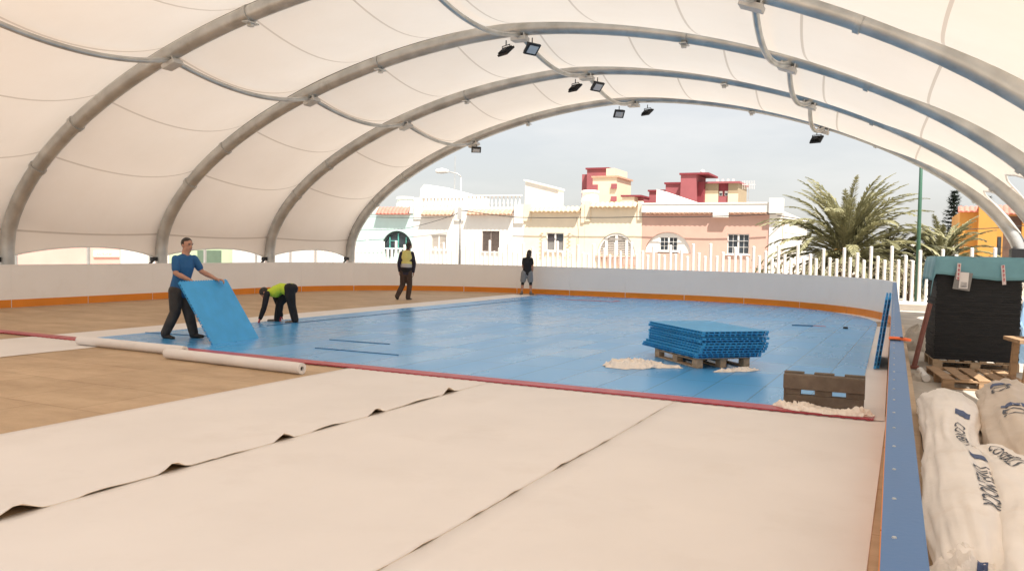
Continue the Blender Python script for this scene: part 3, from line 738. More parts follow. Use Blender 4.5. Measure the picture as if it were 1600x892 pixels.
# crumpled plastic film
def film(label, pts, h, seed, name='plastic_film', mt='film', cat='plastic film', fold=9):
    # pts: outline centre line (x, y, half width, height factor)
    mb = MB((pts[0][0], pts[0][1], BT)); rows = []; n = len(pts); NS, NC = 26, 44
    for i in range((n - 1) * NS + 1):
        q = i / NS; a = min(int(q), n - 2); t = q - a; x, y, wv, hf = [lerp((pts[a] + (1,))[k], (pts[a + 1] + (1,))[k], t) for k in range(4)]
        d = V((pts[a + 1][0] - pts[a][0], pts[a + 1][1] - pts[a][1], 0)).normalized(); nn = V((-d.y, d.x, 0)); row = []
        for c in range(NC + 1):
            u = c / NC * 2 - 1; e = (1 - u * u); wob = 1 + .35 * NZ.noise(V((q * 1.7, u * 2, seed)))
            p = V((x, y, 0)) + nn * u * wv * wob + d * .04 * NZ.noise(V((q * 3, u * 4, seed + 3)))
            f = .42 * NZ.ridged_multi_fractal(V((p.x * fold * .8, p.y * fold * .8, seed)), 1.0, 2.1, 3, 1.0, 1.6) - .12 + .35 * NZ.noise(V((p.x * fold * .4, p.y * fold * .4, seed + 9)))
            zz = BT + .004 + e * h * hf * (.12 + 1.1 * f) * min(1, q * 2 + .1) * min(1, (n - 1 - q) * 2 + .1)
            row.append(mb.bm.verts.new((p.x, p.y, zz)))
        rows.append(row)
    for a, b in zip(rows, rows[1:]):
        for c in range(NC): mb.bm.faces.new((a[c], a[c + 1], b[c + 1], b[c]))
    o = mb.build(name, mt, None, smooth=False); o.location = (pts[0][0], pts[0][1], BT)
    return tag(o, label, cat)
film('crumpled white plastic film beside the pallet of blue tiles', [(-3.60, 11.0, .12, .7), (-3.42, 11.12, .30, 1.1), (-3.2, 11.25, .27, 1.), (-2.95, 11.38, .17, .6), (-2.75, 11.42, .09, .35), (-2.6, 11.40, .03, .2)], .18, 4)
film('small scrap of plastic film by the front corner of the tile pallet', [(-2.15, 11.28, .03, .3), (-2.0, 11.42, .06, .7), (-1.82, 11.62, .09, 1.), (-1.64, 11.85, .04, .4)], .10, 9, fold=14)
film('crumpled white plastic film along the foot of the upended grey pallet', [(-1.1, 9.2, .05, .5), (-1.0, 9.13, .10, 1.), (-.85, 9.08, .14, 1.2), (-.7, 9.06, .15, .8), (-.52, 9.04, .15, .55), (-.36, 9.04, .13, .8), (-.22, 9.05, .12, 1.1), (-.13, 9.02, .05, .5)], .12, 8, fold=12)

# grey pallet standing on its edge at the corner of the blue floor
t = thing('grey_pallet', 'grey brown pressed wood pallet standing on edge with two slots', 'pallet', (-.62, 9.27, BT), math.atan2(.055, .78) - .04)
mb = MB(); mb.box((0, -.012, .262), (.80, .13, .155)); mb.build('top_beam', 'greywood', t, bevel=.006)
mb = MB(); mb.box((0, 0, .062), (.79, .105, .124)); mb.build('bottom_beam', 'greywood', t, bevel=.006)
for x, wd in ((-.31, .17), (0.0, .17), (.31, .18)):
    mb = MB(); mb.box((x, 0, .154), (wd, .105, .058)); mb.build('block', 'greywood', t, bevel=.004)
for x in (-.3, .0, .3):
    mb = MB(); mb.box((x, .07, .345), (.2, .1, .02)); mb.build('cleat', 'greywood', t, bevel=.004)

# ---------------------------------------------------------------- right of the boards
def at_ground(o): return o
pallet('pale wooden pallet under the tall black bundle with teal cover', (1.17, 15.22, GZ), .10, 1.2, .95, 'wood_pale', 6, group='wooden pallets behind the right board')
pallet('empty weathered wooden pallet lying in front of the black bundle', (1.07, 13.12, GZ), .12, 1.0, 1.32, 'wood', 5, .15, group='wooden pallets behind the right board')
t = thing('tile_bundle', 'tall black bundle of rubber tiles under a teal cover, behind the right board', 'bundle', (1.17, 15.22, GZ + .144), .10)
mb = MB(); z = 0; 
while z < 1.54:
    h = rnd.uniform(.03, .042); dx, dy = rnd.uniform(-.006, .006), rnd.uniform(-.006, .006)
    mb.mm((-.59 + dx + rnd.uniform(-.005, .005), -.46 + dy, z), (.59 + dx + rnd.uniform(-.005, .005), .46 + dy, z + h - .003)); z += h
mb.mm((-.57, -.44, .001), (.57, .44, z - .01))
mb.build('layer_stack', 'blackstack', t)
HT = 1.60
bm = MB(); nx, ny = 34, 26; grid = []
for j in range(ny + 1):
    row = []
    for i in range(nx + 1):
        u = lerp(-.95, .95, i / nx); v = lerp(-.78, .78, j / ny); x, y, zz = u, v, HT
        dropx = max(0, abs(u) - .625); dropy = max(0, abs(v) - .485)
        if dropx: x = math.copysign(.625 + .12 * dropx + .012 * math.sin(v * 15), u); zz -= dropx
        if dropy: y = math.copysign(.485 + .10 * dropy + .014 * math.sin(u * 9), v); zz -= dropy * (1.0 + .14 * math.sin(u * 3.1 + .6))
        zz += .012 * NZ.noise(V((u * 4, v * 4, 1))) + (.02 * (1 - u * u) if not dropx and not dropy else 0) - (.0 if not dropx else .03)
        row.append(bm.bm.verts.new((x, y, zz)))
    grid.append(row)
for a, b in zip(grid, grid[1:]):
    for i in range(nx): bm.bm.faces.new((a[i], a[i + 1], b[i + 1], b[i]))
c_ = bm.build('cover_sheet', 'teal', t, smooth=True); sd = c_.modifiers.new('t', 'SOLIDIFY'); sd.thickness = .004; sd.offset = 1
def front(x, z, o=.0): return (x, -.535 - o, z)
mb = MB(); mb.box(front(-.24, 1.245, .012), (.24, .004, .28), Matrix.Rotation(.14, 3, 'Y')); mb.build('document_sleeve', 'sleeve', t)
mb = MB(); mb.box(front(-.225, 1.255, .020), (.125, .004, .25), Matrix.Rotation(.05, 3, 'Y')); lb = mb.build('delivery_note', 'paper', t)
mb = MB()
for i in range(3): mb.box(front(-.225, 1.22 - i * .018, .024), (.09, .002, .006), Matrix.Rotation(.05, 3, 'Y'))
for i in range(13): mb.box(front(-.265 + i * .0065, 1.16, .024), (.003 if i % 3 else .005, .002, .022))
mb.build('printed_line', 'ink', lb)
for x, a in ((-.305, .04), (.31, -.10)):
    mb = MB(); mb.box(front(x, 1.395 if x < 0 else 1.355, .034), (.052, .003, .25 if x < 0 else .30), Matrix.Rotation(a, 3, 'Y')); tp = mb.build('warning_tape', 'tape', t)
    mb = MB()
    for i in range(4):
        zz = 1.485 - i * .065; xx = x + (zz - 1.375) * math.tan(a); mb.cyl(front(xx, zz, .036), front(xx, zz, .039), .014, None, 12); mb.box(front(xx, zz - .026, .037), (.02, .002, .012))
    mb.build('warning_mark', 'red', tp)
# leaning red oxide bar, rubble and odds beside the bundle
mb = MB((.52, 14.3, GZ)); mb.tube([(.345, 14.42, GZ + .012), (.545, 14.62, .90)], .042, 4, side=(1, 0, 0)); mb.box((.35, 14.42, GZ + .03), (.15, .13, .045))
o = mb.build('steel_bar', 'rust', None, bevel=.006); o.location = (.52, 14.3, GZ); tag(o, 'red brown steel bar leaning against the black bundle', 'bar')
def heap(name, label, cat, c, r, h, mt, seed):
    bm = MB(c); n = 26; rows = []
    for j in range(11):
        row = []
        for i in range(n):
            a = 2 * math.pi * i / n; q = j / 10; k = r * q * (1 + .3 * NZ.noise(V((math.cos(a) * 1.5, math.sin(a) * 1.5, seed))))
            zz = h * (1 - q * q) * (1 + .5 * NZ.noise(V((math.cos(a) * q * 3, math.sin(a) * q * 3, seed + 4)))) + .05 * h * NZ.noise(V((math.cos(a) * q * 9, math.sin(a) * q * 9, seed)))
            row.append(bm.bm.verts.new((c[0] + k * math.cos(a), c[1] + k * math.sin(a), c[2] + zz * (1 if j < 10 else 0) - .005)))
        rows.append(row)
    for a, b in zip(rows, rows[1:]):
        for i in range(n): bm.bm.faces.new((a[i], a[(i + 1) % n], b[(i + 1) % n], b[i]))
    bm.bm.faces.new(rows[0])
    o = bm.build(name, mt, None, smooth=False); o.location = c; return tag(o, label, cat)
heap('sacking_heap', 'dusty grey sacking heaped behind the board beside the leaning bar', 'sacking', (.52, 17.6, GZ), .42, .42, 'rubble', 3)
heap('sacking_heap', 'low pile of dusty scraps between the board and the empty pallet', 'sacking', (.42, 13.2, GZ), .22, .09, 'rubble', 7)
mb = MB((.62, 20.6, GZ)); mb.mm((.48, 20.5, GZ + .0), (.78, 20.8, GZ + .20)); mb.mm((.52, 20.54, GZ + .2), (.74, 20.76, GZ + .23)); o = mb.build('black_crate', 'black', None, bevel=.015); o.location = (.62, 20.6, GZ); tag(o, 'small black box on the ground near the fence plinth', 'box')
a = V((.475, 12.95, GZ + .055)); b = V((.42, 13.8, GZ + .055)); mb = MB(a); mb.cyl(a, b, .052, None, 18); mb.cyl(a - (b - a) * .003, a + (b - a) * .02, .03, None, 12)
o = mb.build('plastic_pipe', 'white_paint', None, smooth=True, angle=40); o.location = a; tag(o, 'short white plastic pipe on the ground beside the empty pallet', 'pipe')
# trestle, carton and tarp at the edge of the picture
t = thing('wooden_trestle', 'brown wooden trestle standing beside the empty pallet', 'trestle', (1.62, 12.75, GZ), .2)
for x, y in ((-.05, -.25), (-.05, .25), (.65, -.25), (.65, .25)):
    mb = MB(); mb.box((x, y, .33), (.075, .075, .66), Matrix.Rotation(.06 if x < 0 else -.06, 3, 'Y')); mb.build('leg', 'wood', t, bevel=.004)
mb = MB(); mb.box((.3, 0, .68), (.95, .62, .05)); mb.build('top', 'wood', t, bevel=.004)
mb = MB(); mb.box((-.1, 0, .12), (.06, .5, .12)); mb.build('brace', 'wood', t, bevel=.004)
t = thing('cardboard_box', 'brown cardboard box sitting on the wooden trestle', 'box', (1.92, 12.8, GZ + .706), .2)
mb = MB(); mb.mm((-.22, -.25, 0), (.5, .25, .42)); bx_ = mb.build('carton', 'carton', t, bevel=.006)
mb = MB(); mb.mm((-.225, -.03, .1), (.505, .03, .424)); mb.build('packing_tape', 'paper', t)
heap('blue_tarp', 'crumpled blue tarp on the ground right of the black bundle', 'tarp', (2.12, 16.6, GZ), .4, .85, 'bluetarp', 12)
heap('white_film_heap', 'heap of white plastic sheet at the far right of the black bundle', 'plastic sheet', (2.25, 18.3, GZ), .42, 1.2, 'film', 15)
# orange tool on the blue rail
t = thing('hand_clamp', 'orange handled tool lying across the blue top rail', 'tool', (.045, 6.45, HB + .001), -.3)
mb = MB(); mb.capsule([(-.05, 0, .014), (.02, .004, .016), (.085, -.006, .013)], [.014, .013, .011], [.011, .011, .009]); mb.build('handle', 'orange_tool', t, smooth=True)
mb = MB(); mb.box((-.01, -.018, .006), (.07, .012, .008)); mb.box((.03, -.012, .028), (.02, .01, .006)); mb.build('blade', 'black', t, bevel=.001)

# ---- sacks piled behind the near right board
def sack(label, path, radii, seed, prints=(), mt='sack', crumple=.02, ring=72):
    P = [V(p) for p in path]; n = len(P)
    def cen(s):
        q = s * (n - 1); i = min(int(q), n - 2); t = q - i
        a, b, c, d = P[max(i - 1, 0)], P[i], P[i + 1], P[min(i + 2, n - 1)]
        return .5 * ((2 * b) + (c - a) * t + (2 * a - 5 * b + 4 * c - d) * t * t + (3 * b - a - 3 * c + d) * t ** 3)
    def rad(s):
        q = s * (n - 1); i = min(int(q), n - 2); t = q - i; t = t * t * (3 - 2 * t); return lerp(radii[i], radii[i + 1], t)
    def surf(s, an, off=0.):
        c = cen(s); d = (cen(min(1, s + .02)) - cen(max(0, s - .02))).normalized(); side = d.cross(V((0, 0, 1))).normalized(); up = side.cross(d)
        r = rad(s); mx = max(radii)
        pinch = max(0, 1 - r / mx)
        rd = 1 - abs(NZ.noise(V((math.cos(an) * 3.1, math.sin(an) * 3.1, s * 7 + seed * 2)))) * 2.2
        w = crumple * .55 * max(0, rd) ** 3 + crumple * (1 + 2.2 * pinch) * (NZ.noise(V((math.cos(an) * 2.2, math.sin(an) * 2.2, s * 5 + seed))) + .5 * NZ.noise(V((math.cos(an) * 6, math.sin(an) * 6, s * 9 + seed)))) + .5 * crumple * (pinch + .25) * math.sin(an * 15 + 2 * math.sin(s * 9 + seed))
        rr_ = r + w + off
        return c + side * rr_ * 1.06 * math.cos(an) + up * rr_ * .84 * math.sin(an)
    base = V(path[0]); base.z = GZ
    t = thing('sack', label, 'sack', base, 0, 'white printed sacks piled behind the right board')
    mb = MB(base); NS = 150; rows = []
    for i in range(NS + 1): rows.append([mb.bm.verts.new(surf(i / NS, 2 * math.pi * k / ring)) for k in range(ring)])
    for a, b in zip(rows, rows[1:]):
        for k in range(ring): mb.bm.faces.new((a[k], a[(k + 1) % ring], b[(k + 1) % ring], b[k]))
    mb.bm.faces.new(rows[0]); mb.bm.faces.new(rows[-1])
    mb.build('bag', mt, t, smooth=True)
    LN = sum((b - a).length for a, b in zip(P, P[1:]))
    for (txt, size, s0, a0, flip, logo) in prints:
        mb = MB(base); fn = lambda x, y: surf(min(.99, max(.01, s0 + x / LN)), a0 + flip * y / .26, .006)
        if txt: add_text(mb, txt, size, fn, .12)
        if txt: mb.build('printed_text', 'ink', t)
        if logo:
            mb = MB(base); fn2 = lambda x, y: surf(min(.99, max(.01, s0 - .055 + x / LN)), a0 + flip * y / .26, .006)
            q = 8
            for i in range(q):
                for j in range(q):
                    x0, x1 = i / q * .13, (i + 1) / q * .13; k0, k1 = j / q * size * .8, (j + 1) / q * size * .8; sk_ = .25
                    mb.quad(fn2(x0 + k0 * sk_, k0), fn2(x1 + k0 * sk_, k0), fn2(x1 + k1 * sk_, k1), fn2(x0 + k1 * sk_, k1))
            bmesh.ops.remove_doubles(mb.bm, verts=mb.bm.verts, dist=1e-5); mb.build('printed_logo', 'inkblue', t)
    return t, surf
UP = math.pi / 2
sack('white printed sack nearest the blue rail, tied in at its waist', [(.47, 9.85, .06), (.52, 9.4, .11), (.52, 8.4, .13), (.47, 7.35, .12), (.48, 6.3, .13), (.46, 5.3, .12), (.45, 4.6, .08), (.45, 4.25, .04)], [.10, .23, .25, .175, .22, .225, .19, .08], 3,
     [('ECCC', .15, .09, UP + .42, 1, False), ('COVERLS', .155, .39, UP + .08, 1, True), ('LIVELMOCK', .15, .61, UP + .12, 1, True)], crumple=.024)
sack('beige printed sack lying farthest from the blue rail', [(1.05, 10.35, .1), (1.12, 9.8, .16), (1.1, 8.9, .17), (1.02, 7.9, .17), (.98, 7.1, .15), (.97, 6.7, .1)], [.10, .27, .30, .29, .26, .10], 21,
     [('CS', .2, .34, UP - .75, 1, True), ('CI', .22, .62, UP - .55, 1, True)], 'sackgrey', .03)
sack('white printed sack with open plastic end, right of the waisted sack', [(.64, 7.2, .1), (.72, 6.75, .13), (.78, 6.0, .14), (.76, 5.1, .13), (.71, 4.4, .1), (.66, 3.75, .06)], [.07, .17, .24, .25, .22, .1], 33,
     [('COVERLS', .18, .19, UP - .35, 1, False), ('LIVEL', .18, .55, UP - .1, 1, True)], crumple=.028)
film('crumpled clear plastic spilling from the near end of the waisted sack', [(.36, 4.75, .16), (.40, 4.4, .22), (.42, 4.0, .24), (.44, 3.6, .22), (.44, 3.2, .2)], .30, 14, fold=5)
film('crumpled plastic with green print at the near end of the right sack', [(.72, 4.3, .16), (.70, 4.0, .2), (.68, 3.6, .2), (.66, 3.2, .2)], .26, 17, fold=5)

def decal(parent, name, mt, pts, wd, n=26, z0=1.0):
    # printed band that follows the crumpled surface below it
    dg = bpy.context.evaluated_depsgraph_get(); dg.update(); o = parent.location; mb = MB(o); rows = []
    P = [V((*p, 0)) for p in pts]
    for i in range(n + 1):
        q = i / n * (len(P) - 1); a = min(int(q), len(P) - 2); c = P[a].lerp(P[a + 1], q - a); d = (P[a + 1] - P[a]).normalized(); s_ = V((-d.y, d.x, 0)); row = []
        for j in range(5):
            p = c + s_ * wd * (j / 4 - .5) * (1 + .4 * NZ.noise(V((q * 4, j, 2)))); h = SC.ray_cast(dg, V((p.x, p.y, z0)), V((0, 0, -1)))
            row.append(mb.bm.verts.new((p.x, p.y, (h[1].z if h[0] else 0) + .007)))
        rows.append(row)
    for a, b in zip(rows, rows[1:]):
        for j in range(4): mb.bm.faces.new((a[j], a[j + 1], b[j + 1], b[j]))
    mb.build(name, mt, parent)
FA = bpy.data.objects['plastic_film.003']; FB = bpy.data.objects['plastic_film.004']
decal(FA, 'printed_band', 'inkblue', [(.43, 4.42), (.41, 4.22), (.37, 4.02), (.34, 3.9)], .045)
decal(FA, 'printed_leaf', 'greenpole', [(.33, 4.0), (.305, 3.88), (.31, 3.78)], .03)
decal(FB, 'printed_band', 'inkblue', [(.52, 3.9), (.57, 3.84), (.66, 3.84)], .03)
decal(FB, 'printed_leaf', 'greenpole', [(.53, 4.02), (.57, 4.12), (.6, 3.97)], .025)

# ---------------------------------------------------------------- people
def basis(d, up=(0, 0, 1)):
    d = V(d).normalized(); s = d.cross(V(up)).normalized(); return d, s, s.cross(d)
def hand(mb, wrist, d, palm_n, size=1., curl=.9, thumb=1):
    d = V(d).normalized(); n = V(palm_n); n = (n - d * n.dot(d)).normalized(); s = d.cross(n) * thumb   # s: towards the thumb
    w = V(wrist); k = size
    mb.capsule([w, w + d * .045 * k, w + d * .085 * k], [.024 * k, .038 * k, .036 * k], [.018 * k, .016 * k, .013 * k], s, 12)
    for i, (ln, o) in enumerate(((.07, .028), (.078, .010), (.072, -.009), (.058, -.026))):
        a = w + d * .088 * k + s * o * k; c1 = curl * .45; c2 = curl * 1.1; c3 = curl * 1.7
        b = a + (d * math.cos(c1) + n * math.sin(c1)) * ln * .48 * k; c = b + (d * math.cos(c2) + n * math.sin(c2)) * ln * .32 * k; e = c + (d * math.cos(c3) + n * math.sin(c3)) * ln * .25 * k
        mb.capsule([a - d * .02 * k, a, b, c, e], [.0095 * k, .0095 * k, .009 * k, .0085 * k, .007 * k], None, None, 8)
    a = w + d * .03 * k + s * .028 * k; b = a + (s * .75 + d * .55 + n * .25).normalized() * .04 * k; c = b + (d * .85 + n * .45 * curl + s * .2).normalized() * .032 * k
    mb.capsule([a, b, c], [.013 * k, .011 * k, .009 * k], None, None, 8)
def head_parts(mb, c, f, up, k=1.):
    f = V(f).normalized(); up = V(up); up = (up - f * up.dot(f)).normalized(); s = f.cross(up)
    rot = Matrix((s, f, up)).transposed(); c = V(c)
    mb.ball(c + up * .03 * k, V((.074, .093, .086)) * k, rot); mb.ball(c - up * .035 * k + f * .022 * k, V((.060, .068, .074)) * k, rot)
    mb.ball(c - up * .088 * k + f * .058 * k, V((.028, .024, .022)) * k, rot)                                 # chin
    mb.capsule([c + f * .088 * k + up * .018 * k, c + f * .106 * k - up * .022 * k], [.009 * k, .014 * k]); mb.ball(c + f * .1 * k - up * .026 * k, V((.017, .013, .011)) * k, rot)
    mb.ball(c + f * .082 * k + up * .028 * k, V((.05, .014, .009)) * k, rot)                                    # brow
    mb.ball(c + f * .083 * k - up * .056 * k, V((.024, .012, .009)) * k, rot)                                   # lips
    for sg in (-1, 1): mb.ball(c + s * sg * .074 * k - f * .008 * k - up * .002 * k, V((.012, .02, .031)) * k, rot)
    return rot, s, f, up
def foot(J, s, k):
    a = J['an' + s]; v = J['to' + s] - a; e = V((v.x, v.y, 0)); vh = e.length; e.normalize(); c_, s_ = math.cos(.36), math.sin(.36)
    sl = (e * (vh * c_ - v.z * s_) + V((0, 0, vh * s_ + v.z * c_))).normalized(); nn = V((0, 0, 1)) - sl * sl.z; nn.normalize()
    return a - nn * .05 * k - sl * .035 * k, sl, nn, V((-e.y, e.x, 0))
def person(label, loc, rz, J, style, voxel=.012, skin='skin'):
    t = thing('person', label, 'person', loc, rz)
    k = style.get('k', 1.)
    J = {a: V(b) for a, b in J.items()}
    ax = (J['shR'] - J['shL']).normalized(); hx = (J['hipR'] - J['hipL']).normalized()
    pel = (J['hipL'] + J['hipR']) / 2; ch = (J['shL'] + J['shR']) / 2
    up = (ch - pel).normalized(); wa = pel.lerp(ch, .42) + V(style.get('belly', (0, 0, 0)))
    fd = V(style.get('front', (0, -1, 0)))
    def torso(mb, g=0.):
        mb.capsule([pel - up * .04, pel + up * .06, wa, pel.lerp(ch, .75), ch - up * .02], [(.155 + g) * k, (.158 + g) * k, (.138 + g) * k, (.165 + g) * k, (.150 + g) * k], [(.105 + g) * k, (.108 + g) * k, (.098 + g) * k, (.112 + g) * k, (.075 + g) * k], ax if abs(up.z) > .6 else (ax + hx), 18)
    def arm(mb, s, a=0., to=1., g=0.):
        sh, el, wr = J['sh' + s], J['el' + s], J['wr' + s]
        P = [sh, sh.lerp(el, .4), el]; r = [.050, .050, .042]
        if to > 1: P += [el.lerp(wr, .3), wr]; r += [.043, .028]
        elif to < 1: P = [sh, sh.lerp(el, .4), sh.lerp(el, max(.41, to))]; r = [.050, .053, .050]
        mb.capsule(P, [(q + g) * k for q in r], seg=12)
    def leg(mb, s, to=2., g=0., shape=None):
        h, kn, an = J['hip' + s], J['kn' + s], J['an' + s]
        P = [h, h.lerp(kn, .5), kn]; r = shape[:3] if shape else [.088, .075, .056]
        if to > 1: P += [kn.lerp(an, .35), an]; r = r + (shape[3:] if shape else [.055, .036])
        elif to < 1: P = [h, h.lerp(kn, .5), h.lerp(kn, to)]
        mb.capsule(P, [(q + g) * k for q in r], seg=14)
    # body: one continuous surface
    mb = MB(); torso(mb)
    mb.capsule([ch - up * .03, ch.lerp(J['head'], .45), J['head'] - up * .03], [.072 * k, .062 * k, .058 * k])
    for s in 'LR':
        mb.capsule([ch + up * .02, ch.lerp(J['sh' + s], .8) - up * .012], [.068 * k, .055 * k]); arm(mb, s, to=2); leg(mb, s)
        h, sl, fn_, sd_ = foot(J, s, k); mb.capsule([J['an' + s], h + sl * .03 * k], [.034 * k, .034 * k]); mb.capsule([h, h + sl * .1 * k, h + sl * .2 * k], [.03 * k, .034 * k, .03 * k], [.03 * k, .026 * k, .016 * k], sd_)
        hd = style['hand' + s]; hand(mb, J['wr' + s], hd[0], hd[1], 1.05 * k, hd[2], hd[3])
    rot, sx, f, uph = head_parts(mb, J['head'], style['face'], style.get('headup', (0, 0, 1)), style.get('hk', k))
    finish_mesh('body', mb.bm, voxel, skin, t)
    hc = J['head']
    # hair
    k0 = k; k = style.get('hk', k)
    mb = MB(); hs = style['hair']
    if hs == 'short':
        mb.ball(hc + uph * .036 * k - f * .010 * k, V((.081, .094, .088)) * k, rot, 28, 22); 
        for v in list(mb.bm.verts):
            q = v.co - hc
            if not (q.dot(uph) > .068 * k or (q.dot(f) < .012 * k and q.dot(uph) > -.05 * k)): v.co = hc + q * .72
        mb.build('hair', 'hair', t, smooth=True)
    elif hs == 'cap':
        mb.ball(hc + uph * .04 * k - f * .008 * k, V((.083, .098, .09)) * k, rot); 
        mb.capsule([hc - f * .04 * k - uph * .03 * k, hc - f * .055 * k - uph * .075 * k], [.055 * k, .045 * k]); mb.build('hair', 'hair', t, smooth=True)
    else:
        mb.ball(hc + uph * .035 * k - f * .012 * k, V((.088, .102, .092)) * k, rot)
        mb.capsule([hc - f * .03 * k, hc - f * .06 * k - uph * .1 * k, hc - f * .06 * k - uph * .2 * k, hc - f * .035 * k - uph * .27 * k], [.088 * k, .095 * k, .085 * k, .05 * k], [.07 * k, .06 * k, .05 * k, .03 * k], sx)
        finish_mesh('hair', mb.bm, .012, 'hair', t, 2)
    if style.get('eyes'):
        mb = MB()
        for sg in (-1, 1): mb.ball(hc + f * .086 * k + sx * sg * .03 * k + uph * .014 * k, V((.011, .006, .006)) * k, rot, 8, 6)
        mb.build('eye', 'black', t)
        mb = MB()
        for sg in (-1, 1): mb.capsule([hc + f * .092 * k + sx * sg * .016 * k + uph * .031 * k, hc + f * .086 * k + sx * sg * .046 * k + uph * .033 * k], [.0055 * k, .004 * k], seg=6)
        mb.build('eyebrow', 'hair', t)
    k = k0
    for (nm, mt, what) in style['clothes']:
        mb = MB()
        if what[0] == 'top':
            torso(mb, what[2] if len(what) > 2 else .012)
            for s in 'LR': mb.capsule([ch + up * .02, ch.lerp(J['sh' + s], .8) - up * .012], [.075 * k, .062 * k]); arm(mb, s, to=what[1], g=.011)
            mb.capsule([ch - up * .02, ch + (J['head'] - ch) * .28], [.075 * k, .062 * k])
        elif what[0] == 'vest':
            mb.capsule([pel.lerp(ch, .32), wa.lerp(ch, .3), pel.lerp(ch, .78), ch], [.168 * k, .165 * k, .183 * k, .165 * k], [.125 * k, .122 * k, .134 * k, .098 * k], ax, 18)
        elif what[0] == 'band':
            a, b, g = what[1:]; mb.capsule([pel.lerp(ch, a), pel.lerp(ch, b)], [(.150 + g) * k, (.150 + g) * k], [(.108 + g) * k, (.108 + g) * k], ax, 18)
        elif what[0] == 'legs':
            mb.capsule([pel + up * .04, pel, pel - up * .06], [.160 * k, .166 * k, .162 * k], [.112 * k, .120 * k, .115 * k], hx, 18)
            for s in 'LR': leg(mb, s, what[1], what[2], what[3] if len(what) > 3 else None)
        elif what[0] == 'knee':
            for s in 'LR': d = (J['an' + s] - J['kn' + s]).normalized(); mb = MB(); mb.capsule([J['kn' + s] - d * .07, J['kn' + s] + d * .07], [.066 * k, .06 * k]); mb.ball(J['kn' + s] + fd * .05, (.045, .03, .055)); finish_mesh(nm, mb.bm, voxel, mt, t)
            continue
        elif what[0] == 'shoe':
            for s in 'LR':
                h, sl, nn, sd_ = foot(J, s, k); mb = MB()
                mb.capsule([h + nn * .004, h + sl * .10 * k, h + sl * .215 * k - nn * .006], [.040 * k, .045 * k, .040 * k], [.040 * k, .040 * k, .028 * k], sd_, 14)
                mb.capsule([h + sl * .03 * k, J['an' + s] + nn * .02], [.048 * k, .047 * k]); finish_mesh(nm, mb.bm, voxel * .9, mt, t)
            continue
        elif what[0] == 'sleeves':
            for s in 'LR': arm(mb, s, to=2, g=.014)
        elif what[0] == 'torso': torso(mb, what[1]); mb.capsule([ch - up * .02, ch + (J['head'] - ch) * .28], [.08 * k, .064 * k])
        elif what[0] == 'glove':
            for s in what[1]:
                mb = MB(); hd = style['hand' + s]; hand(mb, J['wr' + s], hd[0], hd[1], 1.22 * k, hd[2], hd[3]); finish_mesh(nm, mb.bm, .009, mt, t)
            continue
        finish_mesh(nm, mb.bm, voxel, mt, t, what[-1] if what[0] == 'x' else 3)
    return t
def pj(px0, py0, s):
    return lambda x, y, n=0.: ((x - px0) * s, n, (py0 - y) * s)
# man in the blue T-shirt holding the upright tile (drawn in his own upright plane, facing the tile)
q = pj(296, 532, .01075)
J = dict(head=q(304.6, 387.0, .01), shL=q(310, 407.5, .17), shR=q(293.5, 408, -.17), elR=q(297, 430, -.25), wrR=q(317.5, 440.5, -.20), elL=q(321, 428, .20), wrL=q(343.5, 439.5, .22),
         hipL=q(297, 457, .085), hipR=q(290.5, 457.5, -.085), knR=q(289.5, 491, -.07), anR=q(273.5, 523.5, -.05), toR=q(286, 530.6, -.12), knL=q(304, 492, .10), anL=q(312, 524, .10), toL=q(326, 529, .04))
person('man in a blue t-shirt and dark work trousers holding a blue tile upright', (-10.84, 10.36, BT), YAW, J,
       dict(k=1.04, hk=1.08, face=(.86, -.5, -.06), front=(1, -.2, 0), hair='short', eyes=True, handR=((.80, .05, -.42), (-.1, .2, -1), 1.15, 1), handL=((.95, .0, -.1), (0, .1, -1), 1.1, -1),
            clothes=[('t_shirt', 'tshirt', ('top', .70, .020)), ('trousers', 'work_trousers', ('legs', 2, .016, [.096, .086, .072, .068, .058])), ('shoe', 'shoe', ('shoe',))]), .0095)
# the tile he holds
A0 = V((-9.73, 9.96, BT)); A1 = V((-9.84, 11.12, BT)); T0 = V((-10.42, 10.2, BT + .93)); T1 = V((-10.49, 11.38, BT + .95))
yx = (A1 - A0).normalized(); zu = ((T0 + T1) / 2 - (A0 + A1) / 2); HH = zu.length; zu = (zu - yx * zu.dot(yx)).normalized(); nn_ = zu.cross(yx)
if nn_.x < 0: nn_ = -nn_
bt = blue_tile('blue tile held upright by the man in the blue t-shirt', (0, 0, 0), 0, 1.17, HH, teeth=True)
mid = (A0 + A1) / 2 + zu * HH / 2; ey = -zu; ex = ey.cross(nn_)   # toothed edge upwards
mw_ = Matrix((ex, ey, nn_)).transposed().to_4x4(); mw_.translation = mid - nn_ * TTh; bt.rotation_euler = mw_.to_euler(); bt.location = mw_.translation
